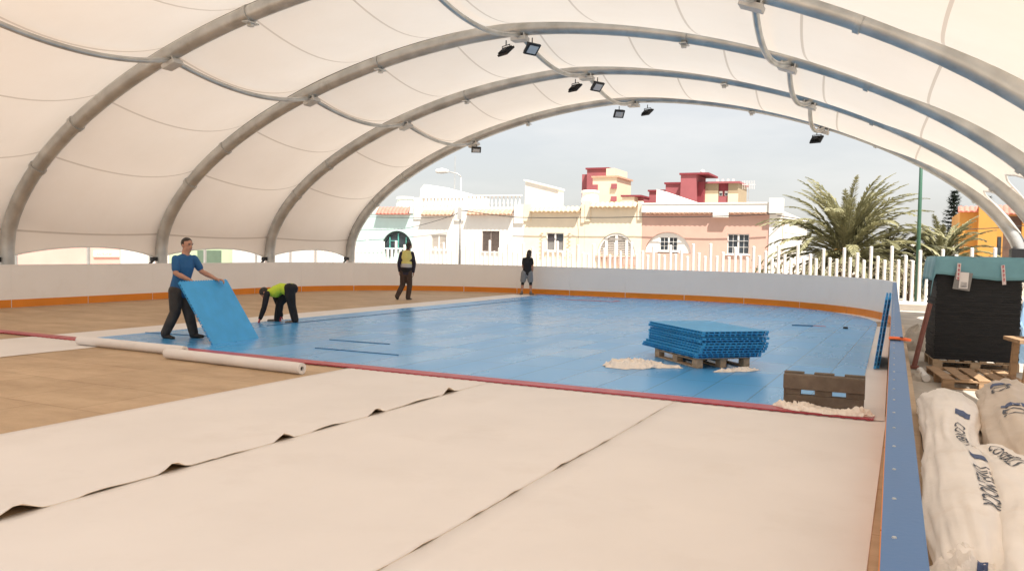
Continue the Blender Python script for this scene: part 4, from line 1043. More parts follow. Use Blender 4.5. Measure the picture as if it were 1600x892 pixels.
# person bending over the floor in a yellow top
q = pj(441, 505.5, .01325)
J = dict(head=q(411.5, 460.5, -.02), shL=q(418, 461, -.17), shR=q(421, 459, .17), elL=q(414.5, 482, -.20), wrL=q(408.5, 499, -.20), elR=q(428, 478, .16), wrR=q(434.5, 496, .12),
         hipL=q(451, 453, -.09), hipR=q(448, 455, .09), knL=q(455, 479, -.09), anL=q(460.5, 501, -.10), toL=q(451, 504.3, -.12), knR=q(432, 477, .12), anR=q(428, 502, .14), toR=q(418, 504.4, .12))
person('worker in a yellow top and black trousers bending down to the blue floor', (-11.48, 13.72, BT), YAW, J,
       dict(k=1.0, face=(-.55, -.1, -.8), headup=(-.8, 0, .55), front=(-1, 0, 0), hair='cap', handL=((-.3, -.1, -.9), (.9, 0, -.2), .7, 1), handR=((-.2, .1, -.9), (.9, 0, -.2), .7, -1), belly=(0, 0, .05),
            clothes=[('yellow_top', 'hivis', ('torso', .018)), ('sleeves', 'black_cloth', ('sleeves',)), ('trousers', 'black_cloth', ('legs', 2, .016, [.105, .09, .070, .068, .060])), ('shoe', 'shoe_grey', ('shoe',)), ('glove', 'glove', ('glove', 'LR'))]), .012)
# man walking away in a yellow safety vest
q = pj(632, 468.5, .01985)
J = dict(head=q(638, 384.8, .03), shL=q(627, 396, 0), shR=q(643.5, 396, 0), elL=q(623.2, 411, -.04), wrL=q(623.6, 424, .04), elR=q(647, 411, .02), wrR=q(645.8, 425, .02),
         hipL=q(630.5, 425, 0), hipR=q(638.5, 425, 0), knL=q(629, 446, .02), anL=q(621.8, 463.0, -.12), toL=q(621.3, 468.0, .06), knR=q(640, 447, .02), anR=q(637.8, 465.0, 0), toR=q(640.5, 467.6, .14))
person('man in a yellow safety vest and brown trousers walking away on bare concrete', (-13.78, 22.08, .002), YAW, J,
       dict(k=1.04, face=(.4, .9, -.05), front=(0, 1, 0), hair='cap', handL=((0, .1, -1), (1, 0, 0), .6, 1), handR=((0, .1, -1), (-1, 0, 0), .6, -1),
            clothes=[('jacket', 'navy', ('top', 2, .016)), ('vest', 'vest', ('vest',)), ('reflective_band', 'reflect', ('band', .30, .34, .030)), ('hem', 'black_cloth', ('band', .06, .24, .024)), ('trousers', 'brown_cloth', ('legs', 2, .014, [.095, .082, .068, .066, .058])), ('shoe', 'shoe', ('shoe',))]), .014, 'skin_dark')
# woman with long dark hair at the back board
q = pj(826, 460, .0226)
J = dict(head=q(829.6, 394.6, .05), shL=q(821.4, 404, .0), shR=q(833.2, 404, -.02), elL=q(820, 415, .12), wrL=q(823, 424, .22), elR=q(834.8, 415.5, -.02), wrR=q(835, 422.5, .03),
         hipL=q(822.2, 426, 0), hipR=q(830.6, 426, 0), knL=q(820, 441, -.01), anL=q(818.8, 456.2, 0), toL=q(816.8, 459.4, .14), knR=q(832.4, 441, -.01), anR=q(833, 456.6, 0), toR=q(836.3, 459.4, .10))
person('person with long dark hair, black t-shirt and grey shorts at the back board', (-11.88, 27.2, BT), YAW, J,
       dict(k=.97, face=(.25, .9, -.3), front=(0, -1, 0), hair='long', handL=((0, .3, -1), (1, 0, 0), .6, 1), handR=((.1, .2, -1), (-1, 0, 0), .6, -1),
            clothes=[('t_shirt', 'black_cloth', ('top', .65, .014)), ('shorts', 'grey_cloth', ('legs', .78, .022, [.1, .09, .085])), ('knee_pad', 'black_cloth', ('knee',)), ('shoe', 'shoe_grey', ('shoe',))]), .014)
# ---------------------------------------------------------------- fences
FY = 30.3
t = thing('picket_fence', 'white fence of round pickets of uneven height on a low plinth behind the back board', 'fence', (-9, FY, GZ))
mb = MB((-9, FY, GZ)); mb.mm((-27, FY - .14, GZ), (6.5, FY + .14, .08)); mb.mm((-27, FY - .22, .07), (6.5, FY + .22, .17)); mb.build('plinth', 'white_paint', t, bevel=.01)
hts = [1.96, 1.52, 1.66, 1.50, 1.84, 1.54, 1.50, 1.88, 1.56, 1.72, 1.48, 1.94, 1.62, 1.50]
meshes = {}
bx = []; x = 6.3
while x > -24: bx.append(x); x -= .212
bx.sort(key=lambda v: 0 if -20.8 < v < 2.6 else 1)
vis = [v for v in bx if -20.8 < v < 2.6][:100]; rest = [v for v in bx if v not in vis]
def picket(mb, x, h, y=FY): mb.cyl((x, y, .165), (x, y, h), .054, None, 12); mb.ball((x, y, h), (.054, .054, .022), None, 12, 6)
for i, v in enumerate(vis):
    h = hts[int(round(v / .212)) % len(hts)]
    if h not in meshes:
        mb = MB(); picket(mb, 0, h, 0); meshes[h] = mb.build('picket', 'white_paint', t, smooth=True, angle=50); o = meshes[h]
    else:
        o = meshes[h].copy(); COL.objects.link(o); o.parent = t
    o.location = (v + 9 + rnd.uniform(-.012, .012), 0, -GZ); o.rotation_euler = (rnd.uniform(-.006, .006), rnd.uniform(-.008, .008), 0)
mb = MB((-9, FY, GZ))
for v in rest: picket(mb, v, hts[int(round(v / .212)) % len(hts)])
o = mb.build('picket', 'white_paint', t, smooth=True, angle=50); o['kind'] = 'stuff'
t = thing('wire_fence', 'grey steel post fence left of the canopy, seen under its hem', 'fence', (-22.2, 22, GZ))
mb0 = None
for y in [8.5, 11.2, 13.9, 15.3, 17.6, 19.9, 22.3, 24.9, 26.9, 28.5]:
    if mb0 is None:
        mb = MB(); mb.box((0, 0, 1.05), (.07, .07, 2.1)); mb0 = o = mb.build('fence_post', 'steel', t)
    else: o = mb0.copy(); COL.objects.link(o); o.parent = t
    o.location = (0, y - 22, 0)
mb = MB((-22.2, 22, GZ)); mb.mm((-22.22, 8, 2.0), (-22.18, 29, 2.05)); mb.mm((-22.3, 8, GZ), (-22.1, 29, .55)); mb.build('rail', 'steel', t)

# ---------------------------------------------------------------- houses
def facade(mb, outer, holes, y, th):
    # wall panel in the XZ plane with openings, extruded to thickness th
    bm = bmesh.new(); es = []
    for lp in [outer] + holes:
        vs = [bm.verts.new((p[0], y, p[1])) for p in lp]
        for a, b in zip(vs, vs[1:] + vs[:1]): es.append(bm.edges.new((a, b)))
    bmesh.ops.triangle_fill(bm, edges=es, use_beauty=True, use_dissolve=False)
    ret = bmesh.ops.extrude_face_region(bm, geom=list(bm.faces))
    bmesh.ops.translate(bm, verts=[v for v in ret['geom'] if isinstance(v, bmesh.types.BMVert)], vec=(0, th, 0))
    mp = {v: mb.bm.verts.new(v.co) for v in bm.verts}
    for f in bm.faces: mb.bm.faces.new([mp[v] for v in f.verts])
    bm.free()
def rect(x0, x1, z0, z1): return [(x0, z0), (x1, z0), (x1, z1), (x0, z1)]
def arch_pts(x0, x1, z0, z1, n=18):
    cx, rx = (x0 + x1) / 2, (x1 - x0) / 2; return [(cx + rx * math.cos(math.pi * i / n), z0 + (z1 - z0) * math.sin(math.pi * i / n)) for i in range(n + 1)]
HY = 50.
def rect_window(o, t, x0, x1, z0, z1, kind, y=HY, panes=2):
    f = MB(o); w = .055; d0, d1 = y + .06, y + .14
    f.mm((x0, d0, z0), (x0 + w, d1, z1)); f.mm((x1 - w, d0, z0), (x1, d1, z1)); f.mm((x0 + w, d0, z0), (x1 - w, d1, z0 + w)); f.mm((x0 + w, d0, z1 - w), (x1 - w, d1, z1))
    m = (x0 + x1) / 2; f.mm((m - .05, d0 - .005, z0 + w), (m + .05, d1, z1 - w))
    fr = f.build('window', 'white_paint' if kind != 'brown' else 'shutter', t)
    if kind in ('brown', 'white'):
        mb = MB(o); 
        for a, b in ((x0 + w, m - .05), (m + .05, x1 - w)):
            n = int((z1 - z0 - 2 * w) / .085)
            for i in range(n): zz = lerp(z0 + w, z1 - w, (i + .5) / n); mb.box(((a + b) / 2, d0 + .03, zz), (b - a, .012, .075), Matrix.Rotation(.5, 3, 'X'))
            mb.mm((a, d0 + .055, z0 + w), (b, d0 + .06, z1 - w))
        mb.build('shutter', 'shutter' if kind == 'brown' else 'shutter_w', fr)
    else:
        mb = MB(o); mb.mm((x0 + w, y + .11, z0 + w), (x1 - w, y + .12, z1 - w)); mb.build('pane', 'glass', fr)
        mb = MB(o)
        for a, b in ((x0 + w, m - .05), (m + .05, x1 - w)):
            if kind == 'grid':
                for i in (1, 2): zz = lerp(z0 + w, z1 - w, i / 3); mb.mm((a, y + .085, zz - .012), (b, y + .108, zz + .012))
                xx = (a + b) / 2; mb.mm((xx - .012, y + .083, z0 + w), (xx + .012, y + .106, z1 - w))
            else:
                mb.mm((a + .03, y + .104, z0 + w), (b - .02, y + .108, lerp(z0, z1, .55)))
        if kind == 'grid': mb.build('glazing_bar', 'white_paint', fr)
        else: mb.build('curtain', 'sleeve', fr)
    mb = MB(o); mb.mm((x0 - .08, y - .09, z0 - .07), (x1 + .08, y + .13, z0 - .003)); mb.build('sill', 'white_paint', fr)
def tile_eave(o, t, x0, x1, z, over=.37, mt='tile', rise=.24, y=HY, name='tile_eave'):
    # half-round tiles on a small pent roof: high edge at the wall, scalloped low edge in front
    mb = MB(o); per = .30; n = int((x1 - x0) / per * 8); rows = []
    for (yy, zz) in ((y + .02, z + rise), (y - over * .5, z + rise * .5 + .01), (y - over, z)):
        rows.append([mb.bm.verts.new((lerp(x0, x1, i / n), yy, zz + .075 * abs(math.sin(math.pi * (x1 - x0) * i / n / per)) + .01)) for i in range(n + 1)])
    for (yy, zz) in ((y - over, z - .035), (y + .02, z - .02)):
        rows.append([mb.bm.verts.new((lerp(x0, x1, i / n), yy, zz + (.07 * abs(math.sin(math.pi * (x1 - x0) * i / n / per)) if yy < y else 0))) for i in range(n + 1)])
    rows.append(rows[0])
    for a, b in zip(rows, rows[1:]):
        for i in range(n): mb.bm.faces.new((a[i], a[i + 1], b[i + 1], b[i]))
    mb.build(name, mt, t)
def balustrade(o, t, x0, x1, z0, z1, y=HY, mt='white_paint'):
    mb = MB(o); mb.mm((x0, y, z1 - .09), (x1, y + .2, z1)); mb.mm((x0, y, z0), (x1, y + .2, z0 + .12)); n = int((x1 - x0) / .27)
    for i in range(n):
        x = lerp(x0, x1, (i + .5) / n); h = z1 - z0 - .21
        mb.tube([(x, y + .1, z0 + .12 + h * q) for q in (0, .12, .3, .55, .8, .9, 1)], [.06, .05, .085, .05, .035, .05, .06], 8)
    mb.build('balustrade', mt, t)
def house(label, x0, x1, z1, wallmat, holes, depth=9, extra=()):
    o = ((x0 + x1) / 2, HY, GZ); t = thing('house', label, 'house', o)
    mb = MB(o); facade(mb, rect(x0, x1, GZ, z1), holes, HY, .25); mb.mm((x0, HY + .251, GZ), (x1, HY + depth, z1 - .25)); mb.build('wall', wallmat, t)
    return o, t
# pale mint house, mostly behind the canopy edge
o, t = house('pale mint house with red tiled eave and black framed arched window', -37.2, -30.56, 4.02, 'mint_wall', [arch_pts(-33.15, -30.6 - .02, 1.58, 2.78)])
tile_eave(o, t, -33.45, -30.8, 3.93, .37, 'tile_red', .46)
for A_, B_ in (((-30.9, HY - .05, 4.0), (-30.56, HY + .3, 4.35)), ((-37.2, HY - .03, 3.95), (-33.5, HY + .3, 4.45))): mb = MB(o); mb.mm(A_, B_); mb.build('parapet', 'white_wall', t)
mb = MB(o); ao = arch_pts(-33.13, -30.62, 1.58, 2.76, 24); ai = arch_pts(-32.98, -30.77, 1.6, 2.62, 24)
for i in range(24): mb.prism([(ao[i][0], HY + .1, ao[i][1]), (ao[i + 1][0], HY + .1, ao[i + 1][1]), (ai[i + 1][0], HY + .1, ai[i + 1][1]), (ai[i][0], HY + .1, ai[i][1])], (0, .1, 0))
wn = mb.build('window', 'dark_frame', t)
mb = MB(o); mb.prism([(p[0], HY + .19, p[1]) for p in ao], (0, .02, 0)); mb.build('pane', 'glass', wn)
mb = MB(o)
for x in (-32.55, -31.85, -31.2): mb.mm((x - .035, HY + .13, 1.6), (x + .035, HY + .185, 2.35 if abs(x + 31.85) > .3 else 2.6))
mb.mm((-32.5, HY + .135, 2.05), (-31.9, HY + .18, 2.1)); mb.build('mullion', 'mint_frame', wn)
mb = MB(o)
for i in range(9): mb.mm((-33.0 + i * .27, HY - .06, .95), (-32.9 + i * .27, HY - .03, 1.42))
mb.mm((-33.05, HY - .07, 1.4), (-30.7, HY - .02, 1.46)); mb.build('window_railing', 'dark_frame', t)
# two white houses with balustraded roofs
o, t = house('white house with pale shutters and a sloping stair gable above its balustrade', -30.55, -26.52, 4.2, 'white_wall', [rect(-29.1, -27.9, 1.5, 2.57)])
tile_eave(o, t, -29.75, -27.35, 3.86, .37, 'tile', .3); rect_window(o, t, -29.1, -27.9, 1.5, 2.57, 'white'); balustrade(o, t, -29.9, -26.6, 4.22, 5.12)
mb = MB(o); mb.prism([(-30.4, HY + .5, 4.0), (-26.6, HY + .5, 4.0), (-26.6, HY + .5, 5.22), (-30.02, HY + .5, 6.05), (-30.3, HY + .5, 5.75)], (0, 3.4, 0)); mb.build('stair_gable', 'white_wall', t)
for A_, B_ in (((-30.5, HY - .06, 3.6), (-29.85, HY + .3, 5.1)), ((-27.25, HY - .09, 3.5), (-26.56, HY + .3, 4.62))): mb = MB(o); mb.mm(A_, B_); mb.build('parapet', 'white_wall', t)
o, t = house('white house with brown shutters under a lacy roof balustrade', -26.51, -22.12, 4.2, 'white_wall', [rect(-25.16, -23.88, 1.46, 2.83)])
tile_eave(o, t, -26.2, -22.85, 3.9, .37, 'tile', .34); rect_window(o, t, -25.16, -23.88, 1.46, 2.83, 'brown'); balustrade(o, t, -26.4, -22.35, 4.3, 5.23)
for A_, B_ in (((-22.8, HY - .1, 3.35), (-22.13, HY + .3, 4.58)), ((-26.5, HY - .02, 4.2), (-22.2, HY + .25, 4.3))): mb = MB(o); mb.mm(A_, B_); mb.build('parapet', 'white_wall', t)
# cream houses
o, t = house('cream house with small curtained window and tiled eave', -22.11, -17.9, 4.2, 'cream_wall', [rect(-20.5, -19.3, 1.58, 2.75)])
tile_eave(o, t, -21.6, -18.15, 4.08, .37, 'tile_ochre', .3); rect_window(o, t, -20.5, -19.3, 1.58, 2.75, 'curtain')
for A_, B_ in (((-22.10, HY - .08, 3.5), (-21.62, HY + .25, 4.62)), ((-18.13, HY - .08, 3.4), (-17.91, HY + .25, 4.55))): mb = MB(o); mb.mm(A_, B_); mb.build('parapet', 'cream_wall', t)
mb = MB(o)
for i in range(14):
    z = 1.1 + i * .125
    for x in (-20.85, -18.95): mb.box((x + (.05 if i % 2 else -.05), HY - .012, z), (.16, .03, .035))
for i in range(8): mb.box((-20.6 + i * .2, HY - .012, 1.28 - .1 * (i % 2)), (.13, .03, .035))
mb.build('quoin', 'tile_ochre', t)
mb = MB(o); mb.prism([(-22.6, HY + 1.2, 4.0), (-20.2, HY + 1.2, 4.0), (-20.2, HY + 1.2, 5.62), (-22.6, HY + 1.2, 6.2)], (0, .9, 0)); mb.prism([(-22.68, HY + 1.1, 6.22), (-20.14, HY + 1.1, 5.6), (-20.14, HY + 1.1, 5.70), (-22.68, HY + 1.1, 6.32)], (0, 1.1, 0)); mb.build('stair_gable', 'white_wall', t)
o, t = house('cream house with wide white arched louvre window', -17.89, -14.16, 4.36, 'cream_wall', [arch_pts(-17.02, -14.55, 1.4, 2.78)])
tile_eave(o, t, -17.5, -14.45, 4.36, .37, 'tile_ochre', .28)
for A_, B_ in (((-17.88, HY - .08, 3.5), (-17.52, HY + .25, 4.8)), ((-14.44, HY - .08, 3.6), (-14.17, HY + .25, 4.75))): mb = MB(o); mb.mm(A_, B_); mb.build('parapet', 'cream_wall', t)
mb = MB(o); ao = arch_pts(-17.0, -14.57, 1.4, 2.76, 24); ai = arch_pts(-16.88, -14.69, 1.42, 2.64, 24)
for i in range(24): mb.prism([(ao[i][0], HY + .04, ao[i][1]), (ao[i + 1][0], HY + .04, ao[i + 1][1]), (ai[i + 1][0], HY + .04, ai[i + 1][1]), (ai[i][0], HY + .04, ai[i][1])], (0, .12, 0))
for x in (-16.45, -15.785, -15.12): mb.mm((x - .085, HY + .05, 1.4), (x + .085, HY + .15, 1.4 + 1.3 * math.sqrt(max(0, 1 - ((x + 15.785) / 1.17) ** 2))))
wn = mb.build('window', 'white_paint', t)
mb = MB(o)
for i in range(11):
    z = 1.48 + i * .11; hw = 1.1 * math.sqrt(max(.02, 1 - ((z - 1.4) / 1.28) ** 2)); mb.box((-15.785, HY + .12, z), (hw * 2, .02, .075), Matrix.Rotation(.6, 3, 'X'))
mb.build('louvre', 'shutter_w', wn)
mb = MB(o); mb.prism([(p[0], HY + .19, p[1]) for p in ao], (0, .02, 0)); mb.build('pane', 'glass', wn)
mb = MB(o)
for i in range(8): x = -16.95 + i * .33; mb.mm((x, HY - .1, .7), (x + .2, HY - .01, 1.25)); mb.mm((x + .05, HY - .12, .8), (x + .15, HY - .1, 1.1))
mb.mm((-17.1, HY - .12, 1.26), (-14.5, HY - .01, 1.36)); mb.build('block_railing', 'pink_wall', t)
# salmon house
o, t = house('salmon pink house with white parapet and two dark windows', -14.15, -5.9, 4.04, 'pink_wall', [arch_pts(-13.95, -11.1, 1.58, 2.86), rect(-8.96, -7.7, 1.58, 2.8)], 14)
for A_, B_ in (((-14.15, HY - .24, 4.045), (-6.62, HY + .25, 4.62)), ((-14.15, HY - .27, 4.53), (-6.62, HY + .2, 4.60)), ((-6.61, HY - .36, 4.0), (-5.88, HY + .5, 4.86)), ((-6.6, HY - .06, GZ), (-5.885, HY - .003, 3.998))): mb = MB(o); mb.mm(A_, B_); mb.build('parapet', 'white_wall', t)
mb = MB(o); mb.mm((-9.8, HY - .32, 3.75), (-8.9, HY - .003, 4.04)); mb.mm((-5.898, HY + .5, GZ), (-5.8, HY + 14, 4.1)); mb.build('side_wall', 'white_wall', t)
tile_eave(o, t, -13.9, -9.9, 3.97, .27, 'tile', .04); tile_eave(o, t, -8.85, -6.7, 3.97, .27, 'tile', .04)
mb = MB(o); facade(mb, arch_pts(-13.93, -11.12, 1.6, 2.84, 24), [rect(-13.05, -11.93, 1.72, 2.58)], HY + .10, .08); mb.build('arched_recess', 'white_wall', t)
rect_window(o, t, -13.05, -11.93, 1.72, 2.58, 'grid', HY + .06); rect_window(o, t, -8.96, -7.7, 1.6, 2.8, 'grid')
mb = MB(o); mb.prism([(-15.2 + 1.06, HY + 3, 3.6), (-11.9, HY + 3, 3.6), (-11.9, HY + 3, 4.95), (-14.1, HY + 3, 5.7)], (0, 3, 0)); mb.build('stair_gable', 'white_wall', t)
# tanks, antenna, mast
def tank(label, c, r, h):
    t = thing('water_tank', label, 'water tank', c); mb = MB()
    mb.tube([(0, 0, z) for z in (0, .04, h * .55, h * .62, h * .68, h * .8, h)], [r * .93, r * .96, r, r * 1.1, r * 1.1, r * 1.02, r * .95], 22); mb.build('body', 'white_wall', t, smooth=True, angle=30)
    mb = MB(); mb.tube([(0, 0, h), (0, 0, h + .12), (0, 0, h + .16)], [r * 1.12, r * 1.12, r * .9], 22); mb.build('lid', 'white_wall', t, smooth=True, angle=30)
tank('white round water tank on the cream roofs left of the maroon towers', (-19.86, 56.5, 4.1), .58, 1.68)
tank('pale open frame water tank on the mint house roof', (-33.1, 53., 4.0), .62, 1.2)
def antenna(label, c, h):
    t = thing('tv_antenna', label, 'antenna', c); mb = MB(); mb.cyl((0, 0, 0), (0, 0, h), .022, None, 6); mb.build('mast', 'steel', t)
    mb = MB(); mb.cyl((-.4, 0, h - .1), (.4, 0, h - .1), .015, None, 6)
    for i in range(8): mb.cyl((-.36 + i * .1, -.0, h - .38), (-.36 + i * .1, 0, h + .16), .010, None, 5)
    mb.build('array', 'white_paint', t)
antenna('small tv antenna on the roof of the salmon house', (-8.3, 53, 3.8), 2.2)
antenna('small tv antenna on the roof of the white house with brown shutters', (-23.0, 53.5, 3.9), 2.1)
mb = MB((-29.5, 54, 4.)); mb.cyl((-29.5, 54, 4), (-29.5, 54, 8.4), .03, None, 6); o = mb.build('flag_mast', 'steel', None); o.location = (-29.5, 54, 4.); tag(o, 'bare thin mast on the roof of the white gabled house', 'mast')
# low houses seen under the hem on the left
def low_house(label, y0, y1, h, mt, x=-34.):
    o = (x, (y0 + y1) / 2, GZ); t = thing('house', label, 'house', o); mb = MB(o); mb.mm((x - 8, y0, GZ), (x, y1, h)); mb.build('wall', mt, t)
    mb = MB(o); mb.mm((x - 8.1, y0, h), (x + .25, y1, h + .22)); mb.build('parapet', 'white_wall', t); return o, t
o, t = low_house('rose pink house seen under the hem, with a small lettered sign', 14, 28.7, 3.6, 'rose_wall')
mb = MB(o); mb.mm((-33.99, 27.2, .90), (-33.94, 28.6, 1.2)); sg = mb.build('sign', 'white_wall', t)
mb = MB(o); add_text(mb, 'cultural', .22, lambda x, y: (-33.93, 27.35 + x * 1.25, .98 + y)); mb.build('sign_text', 'tile', sg)
o, t = low_house('grey white house seen under the hem beside the rose pink house', 28.75, 31.7, 3.4, 'white_wall')
o, t = low_house('pale green house with dark green shutter seen behind the man in blue', 31.75, 36.2, 3.5, 'green_wall')
mb = MB(o); mb.mm((-33.99, 33.6, .4), (-33.93, 35.3, 1.25)); mb.build('shutter', 'green_shutter', t)
o, t = low_house('low cream house seen under the hem beside the pale green house', 36.25, 43, 3.4, 'white_wall')
# far apartment blocks
BY = 130.
def block(label, parts, cat='apartment block'):
    x0 = min(p[0] for p in parts); x1 = max(p[1] for p in parts); o = ((x0 + x1) / 2, BY, GZ); t = thing('apartment_block', label, cat, o)
    for (a, b, y0, y1, z, mt, nm) in parts:
        mb = MB(o); mb.mm((a, BY + y0, z - .28 if nm == 'roof_slab' else GZ), (b, BY + y1, z)); mb.build(nm, mt, t)
    return o, t
o, t = block('tall maroon and cream tower, leftmost of the far apartment blocks', [(-47.9, -46.7, 2, 9, 14.4, 'maroon', 'wall'), (-46.69, -43.0, 1, 9, 15.2, 'maroon', 'wall'), (-46.9, -42.9, .8, 9.2, 15.35, 'maroon_dark', 'roof_slab'), (-44.6, -40.6, -2, 6, 13.5, 'block_cream', 'wall'), (-44.8, -40.3, -2.2, 6.2, 13.7, 'tile', 'roof_slab'), (-42.4, -41.0, -1.9, 5, 14.9, 'block_cream', 'stair_tower')])
for A_, B_ in (((-41.4, BY - 2.3, 11.6), (-40.5, BY - 2.0, 12.4)), ((-41.4, BY - 2.3, 9.6), (-40.5, BY - 2.0, 10.4)), ((-44.5, BY - 2.3, 11.2), (-43.7, BY - 2.0, 12.3))): mb = MB(o); mb.mm(A_, B_); mb.build('balcony', 'maroon', t)
o, t = block('small cream block with maroon trim between the far towers', [(-39.6, -37.6, -2, 5, 10.4, 'block_cream', 'wall'), (-39.8, -36.5, -2.2, 5.2, 10.6, 'maroon_dark', 'roof_slab'), (-37.59, -36.6, 0, 5, 10.3, 'maroon', 'wall')])
o, t = block('maroon block with slanting side right of the small cream block', [(-36.6, -32.2, 3, 9, 11.6, 'maroon', 'wall'), (-36.8, -32.0, 2.8, 9.2, 11.75, 'maroon_dark', 'roof_slab')])
o, t = block('middle maroon block one step below the tallest right hand block', [(-33.4, -29.6, 1, 8, 12.6, 'maroon', 'wall'), (-33.6, -29.4, .8, 8.2, 12.75, 'maroon_dark', 'roof_slab')])
o, t = block('maroon tower joined to a tan block with red window bay, rightmost far block', [(-30.3, -27.9, -2, 5, 13.7, 'maroon', 'wall'), (-30.5, -26.0, -2.2, 5.2, 13.9, 'maroon_dark', 'roof_slab'), (-27.89, -26.9, -1, 5, 12.6, 'maroon_dark', 'wall'), (-26.89, -24.3 - .6, 0, 8, 12.4, 'block_tan', 'wall'), (-23.4 - .0, -21.9, 0, 8, 12.4, 'block_tan', 'wall'), (-24.89, -23.41, .3, 8, 12.4, 'maroon_dark', 'wall'), (-27.2, -21.6, -.4, 8.4, 12.65, 'maroon', 'roof_slab')])
for (a, b) in ((-26.91, -24.88), (-23.42, -21.88)):
    mb = MB(o); mb.mm((a, BY - .03, GZ), (b, BY - .002, 10.8)); mb.build('lower_wall', 'block_cream', t)
mb = MB(o); mb.mm((-24.88, BY + .2, 8.5), (-23.42, BY + .298, 10.4)); mb.build('red_bay', 'maroon', t)
for a in (-24.8, -23.95):
    mb = MB(o); mb.mm((a, BY + .22, 10.5), (a + .5, BY + .296, 11.2)); w_ = mb.build('window', 'white_paint', t); mb = MB(o); mb.mm((a + .06, BY + .2, 10.56), (a + .44, BY + .218, 10.9)); mb.build('pane', 'glass', w_)
mb = MB(o); mb.ball((-27.6, BY + 1, 14.3), .35)
for i in range(4): mb.mm((-25.6 + i * .8, BY + 2, 12.6), (-25.3 + i * .8, BY + 2.3, 13.2))
mb.build('roof_vent', 'white_wall', t)
# ochre house on the right, low white house behind the palms
OX = (5.6, 60, GZ); t = thing('house', 'ochre house with terracotta roof edge and porch in painted brown shade on the right', 'house', OX)
mb = MB(OX); mb.mm((3.72, 60, GZ), (4.72, 68, 4.55)); mb.mm((4.721, 59.2, GZ), (5.75, 68, 4.9)); mb.mm((5.751, 59.6, GZ), (6.1, 68, 4.4)); mb.build('wall', 'ochre', t)
mb = MB(OX); mb.mm((6.101, 60.3, GZ), (7.15, 68, 4.3)); mb.build('shaded_porch', 'porch_shade', t)  # porch as a solid box, its shade painted into the brown
mb = MB(OX); mb.mm((7.151, 60.1, GZ), (12, 68, 4.7)); mb.build('wall', 'ochre', t)
tile_eave(OX, t, 3.6, 4.72, 4.55, .35, 'tile_red', .3, 60); tile_eave(OX, t, 5.78, 7.1, 4.42, .3, 'tile_red', .5, 60.2); tile_eave(OX, t, 7.2, 12, 4.7, .35, 'tile_red', .3, 60.1)
mb = MB(OX); mb.mm((5.80, 59.55, 1.75), (6.02, 59.6, 3.0)); w_ = mb.build('window', 'dark_frame', t); mb = MB(OX); mb.mm((5.84, 59.52, 2.4), (5.98, 59.55, 2.95)); mb.build('pane', 'glass', w_)
mb = MB(OX); mb.mm((8.3, 60.05, 1.7), (9.4, 60.1, 3.1)); w_ = mb.build('window', 'white_paint', t); mb = MB(OX); mb.mm((8.4, 60.02, 1.8), (9.3, 60.05, 3.0)); mb.build('pane', 'glass', w_)
WX = (2.6, 58, GZ); t = thing('house', 'low white house between the palms and the ochre house', 'house', WX)
mb = MB(WX); mb.mm((1.2, 58, GZ), (3.65, 63, 2.3)); mb.build('wall', 'white_wall', t); mb = MB(WX); mb.mm((1.0, 57.8, 2.3), (3.66, 63, 2.45)); mb.build('roof', 'white_wall', t)
mb = MB(WX); mb.mm((2.4, 57.95, .9), (3.2, 58.0, 1.9)); w_ = mb.build('window', 'white_paint', t); mb = MB(WX); mb.mm((2.48, 57.92, .98), (3.12, 57.95, 1.82)); mb.build('pane', 'glass', w_)

# ---------------------------------------------------------------- street furniture and cables
c = (-23.62, 44, GZ); t = thing('street_lamp', 'white street lamp on a grey pole before the white houses', 'street lamp', c)
mb = MB(c); mb.tube([(-23.62, 44, GZ), (-23.62, 44, 3), (-23.62, 44, 5.85)], [.075, .06, .045], 10); mb.build('pole', 'steel_light', t, smooth=True)
mb = MB(c); mb.tube([(-23.62, 44, 5.82), (-23.66, 43.97, 5.95), (-23.85, 43.9, 6.08), (-24.45, 43.7, 6.2)], .032, 8); mb.build('arm', 'steel_light', t, smooth=True)
mb = MB(c); mb.capsule([(-24.4, 43.72, 6.2), (-24.7, 43.62, 6.22), (-25.0, 43.52, 6.2)], [.1, .17, .12], [.08, .12, .08], (0, 0, 1)); mb.build('lamp_head', 'white_paint', t, smooth=True)
mb = MB(c); mb.mm((-23.74, 43.85, 3.35), (-23.5, 43.93, 4.05)); mb.build('junction_box', 'steel_light', t)
c = (.80, 33, GZ); mb = MB(c); mb.tube([(.80, 33, GZ), (.78, 33, 3), (.75, 33, 7.6)], [.08, .065, .042], 12); o = mb.build('lamp_post', 'greenpole', None, smooth=True); o.location = c; tag(o, 'tall plain green pole rising in front of the palms', 'pole')
def cable(label, pts, r=.014, sag=.0):
    P = []; 
    for a, b in zip(pts, pts[1:]):
        a = V(a); b = V(b); n = max(6, int((b - a).length / 1.2))
        for i in range(n): q = i / n; P.append(a.lerp(b, q) - V((0, 0, sag * 4 * q * (1 - q) * (b - a).length / 10)))
    P.append(V(pts[-1])); mb = MB(pts[0]); mb.tube(P, r, 6); o = mb.build('cable', 'wire', None); o.location = pts[0]; tag(o, label, 'cable', 'overhead cables along the street')
cable('black cable running along the fronts of the cream and salmon houses', [(-23.62, 44.05, 3.9), (-22.4, 49.55, 3.72), (-18.0, 49.55, 3.72), (-14.2, 49.55, 3.76), (-9.4, 49.5, 3.80), (-6.2, 49.5, 3.95)], .022, .05)
cable('black cable crossing the palms from the salmon house to the ochre house', [(-6.1, 49.5, 3.85), (7.3, 59.4, 3.7)], .024, .3)
cable('lower thin cable crossing to the ochre house behind the green pole', [(-5.85, 50.5, 2.9), (1.5, 56, 2.5), (8, 60, 2.4)], .014, .15)
